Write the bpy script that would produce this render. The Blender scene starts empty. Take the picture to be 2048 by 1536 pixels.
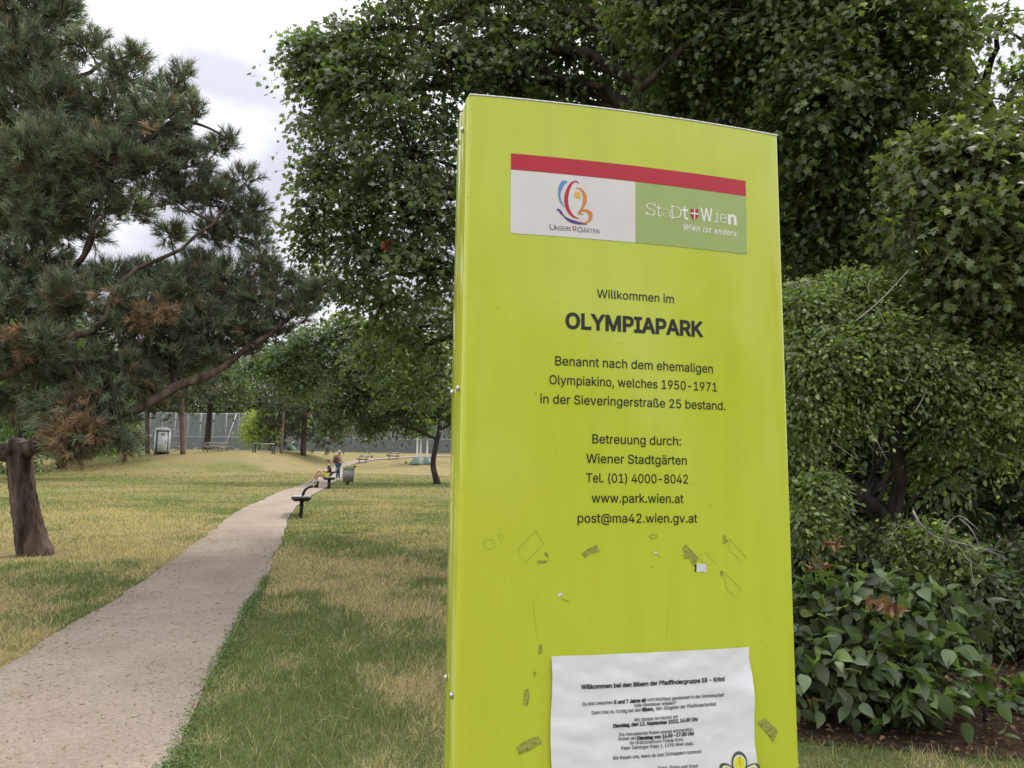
import bpy, bmesh, math, os
import numpy as np
from mathutils import Vector, Matrix

# ------------------------------------------------------------------ camera, sky, sun, exposure
scene = bpy.context.scene
COL = scene.collection
rng = np.random.default_rng(7)
PITCH, ROLL, FPX, EYE = math.radians(7.412), math.radians(0.687), 1538.0, 1.6
FWD = np.array([0, math.cos(PITCH), math.sin(PITCH)])
UP0 = np.array([0, -math.sin(PITCH), math.cos(PITCH)])
RT = np.array([1., 0, 0]) * math.cos(ROLL) + UP0 * math.sin(ROLL)
UPV = -np.array([1., 0, 0]) * math.sin(ROLL) + UP0 * math.cos(ROLL)
CAM = np.array([0, 0, EYE])
cd = bpy.data.cameras.new('camera')
cd.sensor_width = 36.0
cd.lens = 36.0 * FPX / 2048.0
cd.clip_start, cd.clip_end = 0.05, 3000
cam = bpy.data.objects.new('camera', cd)
COL.objects.link(cam)
m = Matrix.Identity(4)
for i in range(3):
    m[i][0], m[i][1], m[i][2], m[i][3] = RT[i], UPV[i], -FWD[i], CAM[i]
cam.matrix_world = m
scene.camera = cam

SUN_EL, SUN_AZ = math.radians(58), math.radians(35)     # azimuth clockwise from +Y
world = bpy.data.worlds.new('World')
scene.world = world
world.use_nodes = True
wn, wl = world.node_tree.nodes, world.node_tree.links
wn.clear()
w_out = wn.new('ShaderNodeOutputWorld')
w_bg = wn.new('ShaderNodeBackground')
w_sky = wn.new('ShaderNodeTexSky')
w_sky.sky_type = 'NISHITA'
w_sky.sun_disc = False
w_sky.sun_elevation, w_sky.sun_rotation = SUN_EL, SUN_AZ
w_tc = wn.new('ShaderNodeTexCoord')
w_map = wn.new('ShaderNodeMapping')
w_map.inputs['Scale'].default_value = (1.0, 1.0, 1.7)
w_map.inputs['Location'].default_value = (0.7, 1.7, 0.35)
w_noise = wn.new('ShaderNodeTexNoise')
w_noise.inputs['Scale'].default_value = 2.1
w_noise.inputs['Detail'].default_value = 5
w_noise.inputs['Roughness'].default_value = 0.52
w_ramp = wn.new('ShaderNodeValToRGB')
w_ramp.color_ramp.elements[0].position, w_ramp.color_ramp.elements[0].color = 0.37, (2.75, 2.75, 3.05, 1)
w_ramp.color_ramp.elements[1].position, w_ramp.color_ramp.elements[1].color = 0.64, (8.2, 8.05, 8.2, 1)
w_mix = wn.new('ShaderNodeMixRGB')
w_mix.inputs['Fac'].default_value = 0.93
w_bg.inputs['Strength'].default_value = 0.10
wl.new(w_tc.outputs['Generated'], w_map.inputs['Vector'])
wl.new(w_map.outputs['Vector'], w_noise.inputs['Vector'])
wl.new(w_noise.outputs['Fac'], w_ramp.inputs['Fac'])
wl.new(w_sky.outputs['Color'], w_mix.inputs['Color1'])
wl.new(w_ramp.outputs['Color'], w_mix.inputs['Color2'])
w_sep = wn.new('ShaderNodeSeparateXYZ')                 # an overcast sky is brightest overhead
w_grad = wn.new('ShaderNodeMapRange')
w_grad.inputs['From Min'].default_value, w_grad.inputs['From Max'].default_value = 0.0, 1.0
w_grad.inputs['To Min'].default_value, w_grad.inputs['To Max'].default_value = 0.72, 2.15
w_mul = wn.new('ShaderNodeMixRGB')
w_mul.blend_type = 'MULTIPLY'
w_mul.inputs['Fac'].default_value = 1.0
wl.new(w_tc.outputs['Generated'], w_sep.inputs['Vector'])
wl.new(w_sep.outputs['Z'], w_grad.inputs['Value'])
wl.new(w_mix.outputs['Color'], w_mul.inputs['Color1'])
wl.new(w_grad.outputs['Result'], w_mul.inputs['Color2'])
wl.new(w_mul.outputs['Color'], w_bg.inputs['Color'])
wl.new(w_bg.outputs['Background'], w_out.inputs['Surface'])

sd = bpy.data.lights.new('sun', 'SUN')
sd.energy, sd.angle, sd.color = 1.5, math.radians(14), (1.0, 0.95, 0.88)
sun = bpy.data.objects.new('sun', sd)
COL.objects.link(sun)
sdir = Vector((math.sin(SUN_AZ) * math.cos(SUN_EL), math.cos(SUN_AZ) * math.cos(SUN_EL), math.sin(SUN_EL)))
sun.rotation_euler = sdir.to_track_quat('Z', 'Y').to_euler()
sun.location = (0, 0, 60)
scene.view_settings.view_transform = 'Standard'
scene.view_settings.look = 'None'
scene.view_settings.exposure = 1.15
scene.view_settings.gamma = 1.0
scene.cycles.max_bounces = 7
scene.cycles.diffuse_bounces = 4
scene.cycles.glossy_bounces = 3
scene.cycles.transmission_bounces = 3
scene.cycles.transparent_max_bounces = 8

# ------------------------------------------------------------------ small maths
def nrm(v):
    return v / np.maximum(np.linalg.norm(v, axis=-1, keepdims=True), 1e-9)

def ray(px, py):
    return FWD + RT * ((px - 1024.0) / FPX) - UPV * ((py - 768.0) / FPX)

def P(px, py, d):
    """point of the place seen in the direction (px, py) at distance d"""
    return CAM + ray(px, py) * d

def sm(t):
    t = np.clip(t, 0, 1)
    return t * t * (3 - 2 * t)

def vnoise(x, y, z=0.0, f=1.0, seed=0):
    r = np.random.default_rng(100 + seed)
    s = 0
    for k in range(7):
        a = r.normal(size=3)
        a = a / np.linalg.norm(a) * f * (0.6 + 1.1 * r.random())
        s = s + np.sin(a[0] * x + a[1] * y + a[2] * z + r.random() * 6.28 +
                       1.3 * np.sin(a[1] * x * 0.7 - a[0] * y * 0.7 + r.random() * 6))
    return s / 3.6

SLOPE = 0.0364
def terrain(x, y):
    x, y = np.asarray(x, float), np.asarray(y, float)
    yy = np.maximum(y, -20)
    u = x / np.maximum(yy, 5.0)
    left = 1 - sm((u + 0.34) / 0.15)
    y0, y1 = 82 - 30 * left, 116 - 36 * left
    z = SLOPE * np.minimum(yy, 150) + 1.85 * sm((yy - y0) / (y1 - y0))
    z = z + 0.55 * np.exp(-((x + 24) / 9.0) ** 2 - ((yy - 66) / 7.0) ** 2)
    z = z + 0.03 * np.sin(x * 0.6 + 1) * np.sin(yy * 0.45) * sm((yy - 8) / 10)
    return z

def G(px, py):
    """where the ground is seen in the direction (px, py)"""
    r = ray(px, py)
    a = 1.0
    while a < 400:
        p = CAM + r * a
        if p[2] <= terrain(p[0], p[1]):
            break
        a *= 1.004
    lo, hi = a / 1.004, a
    for _ in range(20):
        mid = (lo + hi) / 2
        p = CAM + r * mid
        if p[2] <= terrain(p[0], p[1]):
            hi = mid
        else:
            lo = mid
    return CAM + r * hi

def ground_at(px, dist):
    """ground point at a given distance in the column px"""
    r = ray(px, 930)
    x, y = r[0] / r[1] * dist, dist
    return np.array([x, y, float(terrain(x, y))])

# ------------------------------------------------------------------ mesh helpers
def raw_mesh(name, verts, loops, sizes, tint=None, smooth=False):
    me = bpy.data.meshes.new(name)
    verts = np.asarray(verts, np.float32)
    loops = np.asarray(loops, np.int32).ravel()
    sizes = np.asarray(sizes, np.int32).ravel()
    me.vertices.add(len(verts))
    me.vertices.foreach_set('co', verts.ravel())
    me.loops.add(len(loops))
    me.loops.foreach_set('vertex_index', loops)
    me.polygons.add(len(sizes))
    st = np.zeros(len(sizes), np.int32)
    st[1:] = np.cumsum(sizes)[:-1]
    me.polygons.foreach_set('loop_start', st)
    if smooth:
        me.polygons.foreach_set('use_smooth', np.ones(len(sizes), bool))
    if tint is not None:
        a = me.attributes.new('tint', 'FLOAT_COLOR', 'POINT')
        t = np.ones((len(verts), 4), np.float32)
        t[:, :3] = tint
        a.data.foreach_set('color', t.ravel())
    me.update(calc_edges=True)
    me.validate()
    return me

class MB:
    """collects shapes for ONE mesh object"""
    def __init__(s):
        s.v, s.l, s.n, s.c, s.k = [], [], [], [], 0
    def add(s, verts, faces, tint=None):
        verts = np.asarray(verts, float).reshape(-1, 3)
        if isinstance(faces, np.ndarray):
            s.l.append((faces + s.k).ravel())
            s.n.append(np.full(len(faces), faces.shape[1]))
        else:
            for f in faces:
                s.l.append(np.asarray(f) + s.k)
                s.n.append(np.array([len(f)]))
        s.c.append(np.broadcast_to(np.asarray(tint if tint is not None else (1, 1, 1), float), (len(verts), 3)))
        s.v.append(verts)
        s.k += len(verts)
        return s
    def box(s, c, size, rot=None, bev=0.0):
        bm = bmesh.new()
        bmesh.ops.create_cube(bm, size=1.0)
        bmesh.ops.scale(bm, vec=Vector(size), verts=bm.verts)
        if bev:
            bmesh.ops.bevel(bm, geom=bm.edges[:], offset=bev, segments=2, affect='EDGES')
        v = np.array([q.co for q in bm.verts])
        if rot is not None:
            v = v @ np.asarray(rot, float).T
        s.add(v + np.asarray(c, float), [[q.index for q in f.verts] for f in bm.faces])
        bm.free()
        return s
    def tube(s, pts, rad, seg=8, bump=0.0, cap=True, tint=None, seed=0):
        pts = np.asarray(pts, float)
        n = len(pts)
        rad = np.broadcast_to(np.asarray(rad, float), (n,))
        t = nrm(np.gradient(pts, axis=0))
        ref = np.array([0.13, 0.21, 0.97]) if abs(nrm(pts[-1] - pts[0])[2]) < 0.8 else np.array([0.97, 0.2, 0.1])
        a = nrm(np.cross(t, ref))
        b = np.cross(t, a)
        ang = np.arange(seg) / seg * 2 * np.pi
        r = rad[:, None] * np.ones((1, seg))
        if bump:
            rr = np.random.default_rng(seed)
            ph = rr.random(6) * 6.28
            h = np.arange(n)[:, None] / max(n - 1, 1)
            r = r * (1 + bump * (np.sin(3 * ang + ph[0] + 2 * h) + 0.7 * np.sin(5 * ang + ph[1] - 3 * h) + 0.5 * np.sin(9 * h + ph[2])))
        v = pts[:, None] + r[..., None] * (a[:, None] * np.cos(ang)[None, :, None] + b[:, None] * np.sin(ang)[None, :, None])
        i, j = np.meshgrid(np.arange(n - 1), np.arange(seg), indexing='ij')
        q = np.stack([i * seg + j, i * seg + (j + 1) % seg, (i + 1) * seg + (j + 1) % seg, (i + 1) * seg + j], -1).reshape(-1, 4)
        s.add(v.reshape(-1, 3), q, tint)
        if cap:
            k = s.k - n * seg
            s.l.append(np.arange(seg)[::-1] + k); s.n.append(np.array([seg]))
            s.l.append(np.arange(seg) + k + (n - 1) * seg); s.n.append(np.array([seg]))
        return s
    def prism(s, poly, z0, z1, tint=None):
        n = len(poly)
        v = [(x, y, z0) for x, y in poly] + [(x, y, z1) for x, y in poly]
        f = [list(range(n))[::-1], list(range(n, 2 * n))] + [[i, (i + 1) % n, n + (i + 1) % n, n + i] for i in range(n)]
        return s.add(v, f, tint)
    def build(s, name, mat, parent=None, smooth=False, xf=None):
        v = np.concatenate(s.v)
        if xf is not None:
            v = v @ xf[0].T + xf[1]
        me = raw_mesh(name, v, np.concatenate(s.l), np.concatenate(s.n), np.concatenate(s.c), smooth)
        me.materials.append(mat)
        return link(name, me, parent)

def link(name, me, parent=None):
    o = bpy.data.objects.new(name, me)
    COL.objects.link(o)
    if parent is not None:
        o.parent = parent
    return o

def tag(o, label=None, cat=None, group=None, kind=None):
    if label: o['label'] = label
    if cat: o['category'] = cat
    if group: o['group'] = group
    if kind: o['kind'] = kind
    return o

def empty(name, loc=(0, 0, 0), rz=0.0, label=None, cat=None, group=None):
    o = bpy.data.objects.new(name, None)
    COL.objects.link(o)
    o.location = [float(q) for q in loc]
    o.rotation_euler = (0, 0, rz)
    o.empty_display_size = 0.1
    return tag(o, label, cat, group)

def copy_tree(o, parent=None):
    c = o.copy()
    COL.objects.link(c)
    if parent is not None:
        c.parent = parent
    for ch in list(o.children):
        copy_tree(ch, c)
    return c

def rotz(a):
    c, s_ = math.cos(a), math.sin(a)
    return np.array([[c, -s_, 0], [s_, c, 0], [0, 0, 1.]])

def spline(pts, n):
    pts = np.asarray(pts, float)
    d = np.r_[0, np.cumsum(np.linalg.norm(np.diff(pts, axis=0), axis=1))]
    t = np.linspace(0, d[-1], n)
    m_ = np.gradient(pts, d, axis=0) if len(pts) > 2 else np.repeat([(pts[1] - pts[0]) / d[-1]], 2, 0)
    k = np.clip(np.searchsorted(d, t, side='right') - 1, 0, len(pts) - 2)
    h = (d[k + 1] - d[k])
    s_ = ((t - d[k]) / h)[:, None]
    h = h[:, None]
    return ((2 * s_**3 - 3 * s_**2 + 1) * pts[k] + (s_**3 - 2 * s_**2 + s_) * h * m_[k]
            + (-2 * s_**3 + 3 * s_**2) * pts[k + 1] + (s_**3 - s_**2) * h * m_[k + 1])

# ------------------------------------------------------------------ materials
def new_mat(name):
    mt = bpy.data.materials.new(name)
    mt.use_nodes = True
    nt = mt.node_tree
    return mt, nt, nt.nodes['Principled BSDF'], nt.nodes['Material Output']

def tex_noise(nt, scale, detail=4, rough=0.55, coord='Object', vscale=None):
    tc = nt.nodes.new('ShaderNodeTexCoord')
    n = nt.nodes.new('ShaderNodeTexNoise')
    n.inputs['Scale'].default_value = scale
    n.inputs['Detail'].default_value = detail
    n.inputs['Roughness'].default_value = rough
    if vscale is not None:
        mp = nt.nodes.new('ShaderNodeMapping')
        mp.inputs['Scale'].default_value = vscale
        nt.links.new(tc.outputs[coord], mp.inputs['Vector'])
        nt.links.new(mp.outputs['Vector'], n.inputs['Vector'])
    else:
        nt.links.new(tc.outputs[coord], n.inputs['Vector'])
    return n

def ramp(nt, fac, stops):
    r = nt.nodes.new('ShaderNodeValToRGB')
    e = r.color_ramp.elements
    while len(e) < len(stops):
        e.new(0.5)
    for el, (p, c) in zip(e, stops):
        el.position = p
        el.color = (*c, 1) if len(c) == 3 else c
    nt.links.new(fac, r.inputs['Fac'])
    return r

def add_bump(nt, b, src, dist, strength=1.0):
    bp = nt.nodes.new('ShaderNodeBump')
    bp.inputs['Distance'].default_value = dist
    bp.inputs['Strength'].default_value = strength
    nt.links.new(src, bp.inputs['Height'])
    nt.links.new(bp.outputs['Normal'], b.inputs['Normal'])
    return bp

def plain(name, col, rough=0.6, metal=0.0, var=0.12, scale=30.0, bump=0.0, coat=0.0, spec=0.5):
    mt, nt, b, out = new_mat(name)
    n = tex_noise(nt, scale)
    c = np.array(col)
    r = ramp(nt, n.outputs['Fac'], [(0.3, tuple(np.clip(c * (1 - var), 0, 1))), (0.7, tuple(np.clip(c * (1 + var), 0, 1)))])
    nt.links.new(r.outputs['Color'], b.inputs['Base Color'])
    b.inputs['Roughness'].default_value = rough
    b.inputs['Metallic'].default_value = metal
    b.inputs['Coat Weight'].default_value = coat
    b.inputs['Specular IOR Level'].default_value = spec
    if bump:
        add_bump(nt, b, n.outputs['Fac'], bump)
    return mt

def leaf_mat(name, rough=0.45, trans=0.28, spec=0.5):
    mt, nt, b, out = new_mat(name)
    at = nt.nodes.new('ShaderNodeAttribute')
    at.attribute_name = 'tint'
    nt.links.new(at.outputs['Color'], b.inputs['Base Color'])
    b.inputs['Roughness'].default_value = rough
    b.inputs['Specular IOR Level'].default_value = spec
    tr = nt.nodes.new('ShaderNodeBsdfTranslucent')
    hs = nt.nodes.new('ShaderNodeMixRGB')
    hs.blend_type = 'MULTIPLY'
    hs.inputs['Fac'].default_value = 1.0
    hs.inputs['Color2'].default_value = (1.7, 1.9, 0.7, 1)
    nt.links.new(at.outputs['Color'], hs.inputs['Color1'])
    nt.links.new(hs.outputs['Color'], tr.inputs['Color'])
    mx = nt.nodes.new('ShaderNodeMixShader')
    mx.inputs['Fac'].default_value = trans
    nt.links.new(b.outputs['BSDF'], mx.inputs[1])
    nt.links.new(tr.outputs['BSDF'], mx.inputs[2])
    nt.links.new(mx.outputs['Shader'], out.inputs['Surface'])
    return mt

def bark_mat(name, c0, c1, scale=9.0, bump=0.03):
    mt, nt, b, out = new_mat(name)
    n = tex_noise(nt, scale, 6, 0.65, vscale=(1, 1, 0.22))
    n2 = tex_noise(nt, scale * 0.3, 3)
    r = ramp(nt, n.outputs['Fac'], [(0.36, c0), (0.5, tuple((np.array(c0) + np.array(c1)) / 2)), (0.66, c1)])
    mx = nt.nodes.new('ShaderNodeMixRGB')
    mx.blend_type = 'MULTIPLY'
    mx.inputs['Fac'].default_value = 0.5
    r2 = ramp(nt, n2.outputs['Fac'], [(0.3, (0.55, 0.55, 0.55)), (0.7, (1.2, 1.15, 1.1))])
    nt.links.new(r.outputs['Color'], mx.inputs['Color1'])
    nt.links.new(r2.outputs['Color'], mx.inputs['Color2'])
    nt.links.new(mx.outputs['Color'], b.inputs['Base Color'])
    b.inputs['Roughness'].default_value = 0.9
    b.inputs['Specular IOR Level'].default_value = 0.2
    add_bump(nt, b, n.outputs['Fac'], bump)
    return mt

M = {}
M['leaf'] = leaf_mat('leaf', 0.42, 0.38)
M['leaf_matte'] = leaf_mat('leaf_matte', 0.6, 0.25, 0.3)
M['needle'] = leaf_mat('needle', 0.5, 0.15, 0.4)
M['blade'] = leaf_mat('grass_blade', 0.6, 0.3, 0.25)
M['bark_pine'] = bark_mat('pine_bark', (0.028, 0.02, 0.016), (0.17, 0.125, 0.10), 7.0, 0.05)
M['bark_red'] = bark_mat('red_pine_bark', (0.10, 0.068, 0.055), (0.26, 0.18, 0.145), 6.0, 0.03)
M['bark'] = bark_mat('grey_bark', (0.022, 0.018, 0.015), (0.085, 0.07, 0.058), 8.0, 0.02)
M['twig'] = plain('dead_twig', (0.30, 0.27, 0.24), 0.8, var=0.25, scale=40)
M['black_metal'] = plain('black_metal', (0.016, 0.016, 0.018), 0.45, 0.0, 0.2)
M['grey_wood'] = plain('weathered_wood', (0.34, 0.32, 0.30), 0.7, var=0.2, scale=14, bump=0.002)
M['steel'] = plain('steel', (0.55, 0.55, 0.56), 0.3, 1.0, 0.08)
M['galv'] = plain('galvanised', (0.33, 0.34, 0.35), 0.5, 0.4, 0.1)

# sign paint: faded lime enamel with faint runs, dust and scuffs
def paint_mat():
    mt, nt, b, out = new_mat('lime_enamel')
    n = tex_noise(nt, 5.0, 5, 0.6, vscale=(1, 1, 0.35))
    n2 = tex_noise(nt, 26.0, 4, 0.6, vscale=(1, 1, 0.05))
    n3 = tex_noise(nt, 150.0, 2, 0.6)
    r = ramp(nt, n.outputs['Fac'], [(0.3, (0.525, 0.60, 0.044)), (0.7, (0.565, 0.64, 0.060))])
    r2 = ramp(nt, n2.outputs['Fac'], [(0.4, (1, 1, 1)), (0.62, (0.955, 0.955, 0.93)), (0.78, (1.03, 1.03, 1.2))])
    r3 = ramp(nt, n3.outputs['Fac'], [(0.715, (1, 1, 1)), (0.75, (0.6, 0.58, 0.5))])
    m1 = nt.nodes.new('ShaderNodeMixRGB'); m1.blend_type = 'MULTIPLY'; m1.inputs['Fac'].default_value = 1
    m2 = nt.nodes.new('ShaderNodeMixRGB'); m2.blend_type = 'MULTIPLY'; m2.inputs['Fac'].default_value = 0.8
    nt.links.new(r.outputs['Color'], m1.inputs['Color1']); nt.links.new(r2.outputs['Color'], m1.inputs['Color2'])
    nt.links.new(m1.outputs['Color'], m2.inputs['Color1']); nt.links.new(r3.outputs['Color'], m2.inputs['Color2'])
    nt.links.new(m2.outputs['Color'], b.inputs['Base Color'])
    rr = ramp(nt, n.outputs['Fac'], [(0.3, (0.05, 0.05, 0.05)), (0.7, (0.13, 0.13, 0.13))])
    nt.links.new(rr.outputs['Color'], b.inputs['Roughness'])
    b.inputs['Specular IOR Level'].default_value = 0.5
    n4 = tex_noise(nt, 3.0, 2)
    add_bump(nt, b, n4.outputs['Fac'], 0.004)
    return mt
M['lime'] = paint_mat()

def sticker(name, col, rough=0.3):
    return plain(name, col, rough, var=0.05, scale=12)
M['ink'] = sticker('black_ink', (0.013, 0.013, 0.014), 0.4)
M['red'] = sticker('red_film', (0.47, 0.006, 0.020), 0.25)
M['white'] = sticker('white_film', (0.70, 0.685, 0.68), 0.3)
M['palegreen'] = sticker('pale_green_film', (0.34, 0.45, 0.14), 0.3)
M['offwhite'] = sticker('white_ink', (0.82, 0.83, 0.78), 0.35)
M['blue'] = sticker('blue_ink', (0.09, 0.27, 0.58)); M['orange'] = sticker('orange_ink', (0.66, 0.22, 0.03))
M['yellow'] = sticker('yellow_ink', (0.75, 0.45, 0.04)); M['purple'] = sticker('purple_ink', (0.10, 0.03, 0.24))
M['darkred'] = sticker('shield_red', (0.40, 0.01, 0.03)); M['lily'] = sticker('lily_yellow', (0.80, 0.76, 0.05))
M['lilygreen'] = sticker('lily_green', (0.09, 0.13, 0.08))
M['residue'] = plain('tape_residue', (0.30, 0.32, 0.06), 0.8, var=0.45, scale=260)
M['scratch'] = plain('scratch_line', (0.30, 0.33, 0.045), 0.6)
M['joint'] = plain('joint_seal', (0.36, 0.36, 0.34), 0.5)
M['cap'] = plain('pale_cap', (0.70, 0.70, 0.66), 0.3, var=0.1, scale=20)
M['paper'] = plain('paper', (0.80, 0.80, 0.85), 0.7, var=0.04, scale=18)

# ------------------------------------------------------------------ ground
def straw_amount(x, y):
    """0 = green turf, 1 = dry straw"""
    u = x / np.maximum(y, 1)
    s = 0.55 + 0.42 * vnoise(x, y, 0, 1.15, 1) + 0.30 * vnoise(x, y, 0, 0.42, 2) + 0.2 * vnoise(x, y, 0, 3.3, 3)
    s = s + 0.22 * sm((y - 9) / 6) * (1 - sm((y - 20) / 8))
    s = s + 0.28 * np.exp(-((u + 0.62) / 0.08) ** 2) * (y < 9)
    s = s - 0.35 * np.exp(-((x + 0.9) / 0.8) ** 2 - ((y - 7.0) / 1.3) ** 2)
    s = s - 0.30 * np.exp(-((x + 1.2) / 0.6) ** 2 - ((y - 4.8) / 0.9) ** 2)
    s = s + 0.35 * np.exp(-((x + 0.75) / 0.9) ** 2 - ((y - 3.95) / 0.35) ** 2)
    s = s + 0.30 * sm((y - 55) / 15) - 0.26 * sm((y - 14) / 6) * (1 - sm((y - 45) / 12))
    s = s - 0.6 * sm((x - 0.9) / 0.6) * (y < 6)
    nearf = 1 - sm((y - 9) / 6)
    s = s + (0.2 + 0.25 * nearf) * vnoise(x, y, 0, 6.0, 4) + (0.12 + 0.16 * nearf) * vnoise(x, y, 0, 13, 5)
    return np.clip(s, 0.06, 0.92)

GREEN, STRAW, DULL = np.array([0.092, 0.112, 0.040]), np.array([0.25, 0.205, 0.115]), np.array([0.13, 0.106, 0.062])
def turf_colour(x, y):
    s = straw_amount(x, y)[:, None]
    far = sm((np.asarray(y) - 14) / 18)[:, None]
    g = GREEN * (1 - far) + np.array([0.145, 0.16, 0.055]) * far
    c = g * (1 - s) + STRAW * s
    d = np.clip(0.5 + 0.6 * vnoise(x, y, 0, 0.8, 9), 0, 1)[:, None] * 0.45 * (1 - far)
    return c * (1 - d) + DULL * d

def grow(a, b, st, k):
    o = [a]
    while o[-1] < b:
        o.append(o[-1] + st); st *= k
    return o
xs = np.unique(np.round(np.r_[-np.array(grow(9, 700, 0.25, 1.07)), np.arange(-9, 5, 0.22), np.array(grow(5, 700, 0.3, 1.08))], 4))
ys = np.unique(np.round(np.r_[-np.array(grow(0, 400, 1.5, 1.25)), np.arange(0, 14, 0.22), np.array(grow(14, 900, 0.25, 1.03))], 4))
gx, gy = np.meshgrid(xs, ys)
gz = terrain(gx, gy)
gv = np.stack([gx, gy, gz], -1).reshape(-1, 3)
ny, nx = gx.shape
i, j = np.meshgrid(np.arange(ny - 1), np.arange(nx - 1), indexing='ij')
gq = np.stack([i * nx + j, i * nx + j + 1, (i + 1) * nx + j + 1, (i + 1) * nx + j], -1).reshape(-1, 4)
mt, nt, b, out = new_mat('turf')
at = nt.nodes.new('ShaderNodeAttribute'); at.attribute_name = 'tint'
n1 = tex_noise(nt, 9.0, 6, 0.7)
n2 = tex_noise(nt, 1.3, 5, 0.7)
n5 = tex_noise(nt, 60.0, 4, 0.7)
r1 = ramp(nt, n1.outputs['Fac'], [(0.3, (0.55, 0.58, 0.5)), (0.7, (1.35, 1.3, 1.2))])
r2 = ramp(nt, n2.outputs['Fac'], [(0.3, (0.8, 0.92, 0.75)), (0.7, (1.18, 1.08, 1.15))])
r5 = ramp(nt, n5.outputs['Fac'], [(0.3, (0.65, 0.65, 0.6)), (0.7, (1.3, 1.28, 1.25))])
prev = at.outputs['Color']
for rr in (r1, r2, r5):
    mx = nt.nodes.new('ShaderNodeMixRGB'); mx.blend_type = 'MULTIPLY'; mx.inputs['Fac'].default_value = 0.85
    nt.links.new(prev, mx.inputs['Color1']); nt.links.new(rr.outputs['Color'], mx.inputs['Color2'])
    prev = mx.outputs['Color']
nt.links.new(prev, b.inputs['Base Color'])
b.inputs['Roughness'].default_value = 0.95
b.inputs['Specular IOR Level'].default_value = 0.1
add_bump(nt, b, n1.outputs['Fac'], 0.05)
M['turf'] = mt
me = raw_mesh('ground', gv, gq, np.full(len(gq), 4), turf_colour(gv[:, 0], gv[:, 1]) * 0.92, True)
me.materials.append(mt)
tag(link('ground', me), 'park lawn of green and straw-dry turf rising to the far fence', kind='structure')

# path
edge_l = [(0, 1368), (88, 1306), (211, 1227), (264, 1190), (321, 1140), (373, 1100), (431, 1060), (511, 1009), (576, 980), (626, 960)]
edge_r = [(330, 1536), (369, 1451), (417, 1372), (466, 1267), (523, 1179), (551, 1109), (569, 1060), (583, 1027), (652, 976.5), (676, 960)]
R3 = np.array([G(*q) for q in edge_r])
L3 = np.array([G(*q) for q in edge_l])
far3 = np.array([G(697, 938), G(712, 928), G(745, 921.5), G(800, 917), G(860, 914.5), G(930, 914)])
rp = np.vstack([R3[0] + (R3[0] - R3[2]) * 2.2, R3, far3[:]])
PATH_R = spline(rp[:, :2], 400)
tdir = nrm(np.gradient(PATH_R, axis=0))
PATH_N = np.stack([-tdir[:, 1], tdir[:, 0]], -1)          # to the left of the walking direction
wid = np.interp(PATH_R[:, 1], [0, 4, 6, 9, 16, 60, 120], [1.5, 1.5, 1.5, 1.45, 1.42, 1.5, 1.9])
wobr = 0.03 * vnoise(PATH_R[:, 0], PATH_R[:, 1], 0, 3, 21) + 0.015 * vnoise(PATH_R[:, 0], PATH_R[:, 1], 0, 9, 22)
wobl = 0.04 * vnoise(PATH_R[:, 0], PATH_R[:, 1], 0, 3, 23) + 0.02 * vnoise(PATH_R[:, 0], PATH_R[:, 1], 0, 9, 24)
def path_dist(x, y):
    """signed: <0 inside the path, else the distance to its nearer edge; second value >0 on the right-hand side"""
    x, y = np.asarray(x), np.asarray(y)
    o, sd_ = np.empty(len(x)), np.empty(len(x))
    for a in range(0, len(x), 20000):
        dx = x[a:a + 20000, None] - PATH_R[None, :, 0]
        dy = y[a:a + 20000, None] - PATH_R[None, :, 1]
        k = (dx * dx + dy * dy).argmin(1)
        r_ = np.arange(len(k))
        s_ = dx[r_, k] * PATH_N[k, 0] + dy[r_, k] * PATH_N[k, 1]
        lo, hi = wobr[k], wid[k] + wobl[k]
        o[a:a + 20000] = np.maximum(lo - s_, s_ - hi)
        sd_[a:a + 20000] = wid[k] / 2 - s_
    return o, sd_
nc = 9
pv = []
for c in range(nc):
    f = c / (nc - 1)
    q = PATH_R + PATH_N * (wobr * (1 - f) + (wid + wobl) * f)[:, None]
    z = terrain(q[:, 0], q[:, 1]) + 0.006 + 0.0007 * np.maximum(q[:, 1], 0) + 0.012 * math.sin(math.pi * f)
    pv.append(np.c_[q, z])
pv = np.stack(pv, 1).reshape(-1, 3)
i, j = np.meshgrid(np.arange(399), np.arange(nc - 1), indexing='ij')
pq = np.stack([i * nc + j, (i + 1) * nc + j, (i + 1) * nc + j + 1, i * nc + j + 1], -1).reshape(-1, 4)[:, ::-1]
mt, nt, b, out = new_mat('fine_gravel')
n1 = tex_noise(nt, 0.9, 5, 0.6); n2 = tex_noise(nt, 130.0, 3, 0.7); n3 = tex_noise(nt, 28.0, 5, 0.7)
r1 = ramp(nt, n1.outputs['Fac'], [(0.3, (0.205, 0.170, 0.134)), (0.7, (0.285, 0.245, 0.198))])
r2 = ramp(nt, n2.outputs['Fac'], [(0.3, (0.62, 0.62, 0.62)), (0.5, (1, 1, 1)), (0.72, (1.35, 1.34, 1.3))])
r3 = ramp(nt, n3.outputs['Fac'], [(0.32, (0.78, 0.77, 0.75)), (0.62, (1.1, 1.1, 1.1))])
m1 = nt.nodes.new('ShaderNodeMixRGB'); m1.blend_type = 'MULTIPLY'; m1.inputs['Fac'].default_value = 0.9
m2 = nt.nodes.new('ShaderNodeMixRGB'); m2.blend_type = 'MULTIPLY'; m2.inputs['Fac'].default_value = 0.9
nt.links.new(r1.outputs['Color'], m1.inputs['Color1']); nt.links.new(r2.outputs['Color'], m1.inputs['Color2'])
nt.links.new(m1.outputs['Color'], m2.inputs['Color1']); nt.links.new(r3.outputs['Color'], m2.inputs['Color2'])
nt.links.new(m2.outputs['Color'], b.inputs['Base Color'])
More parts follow.
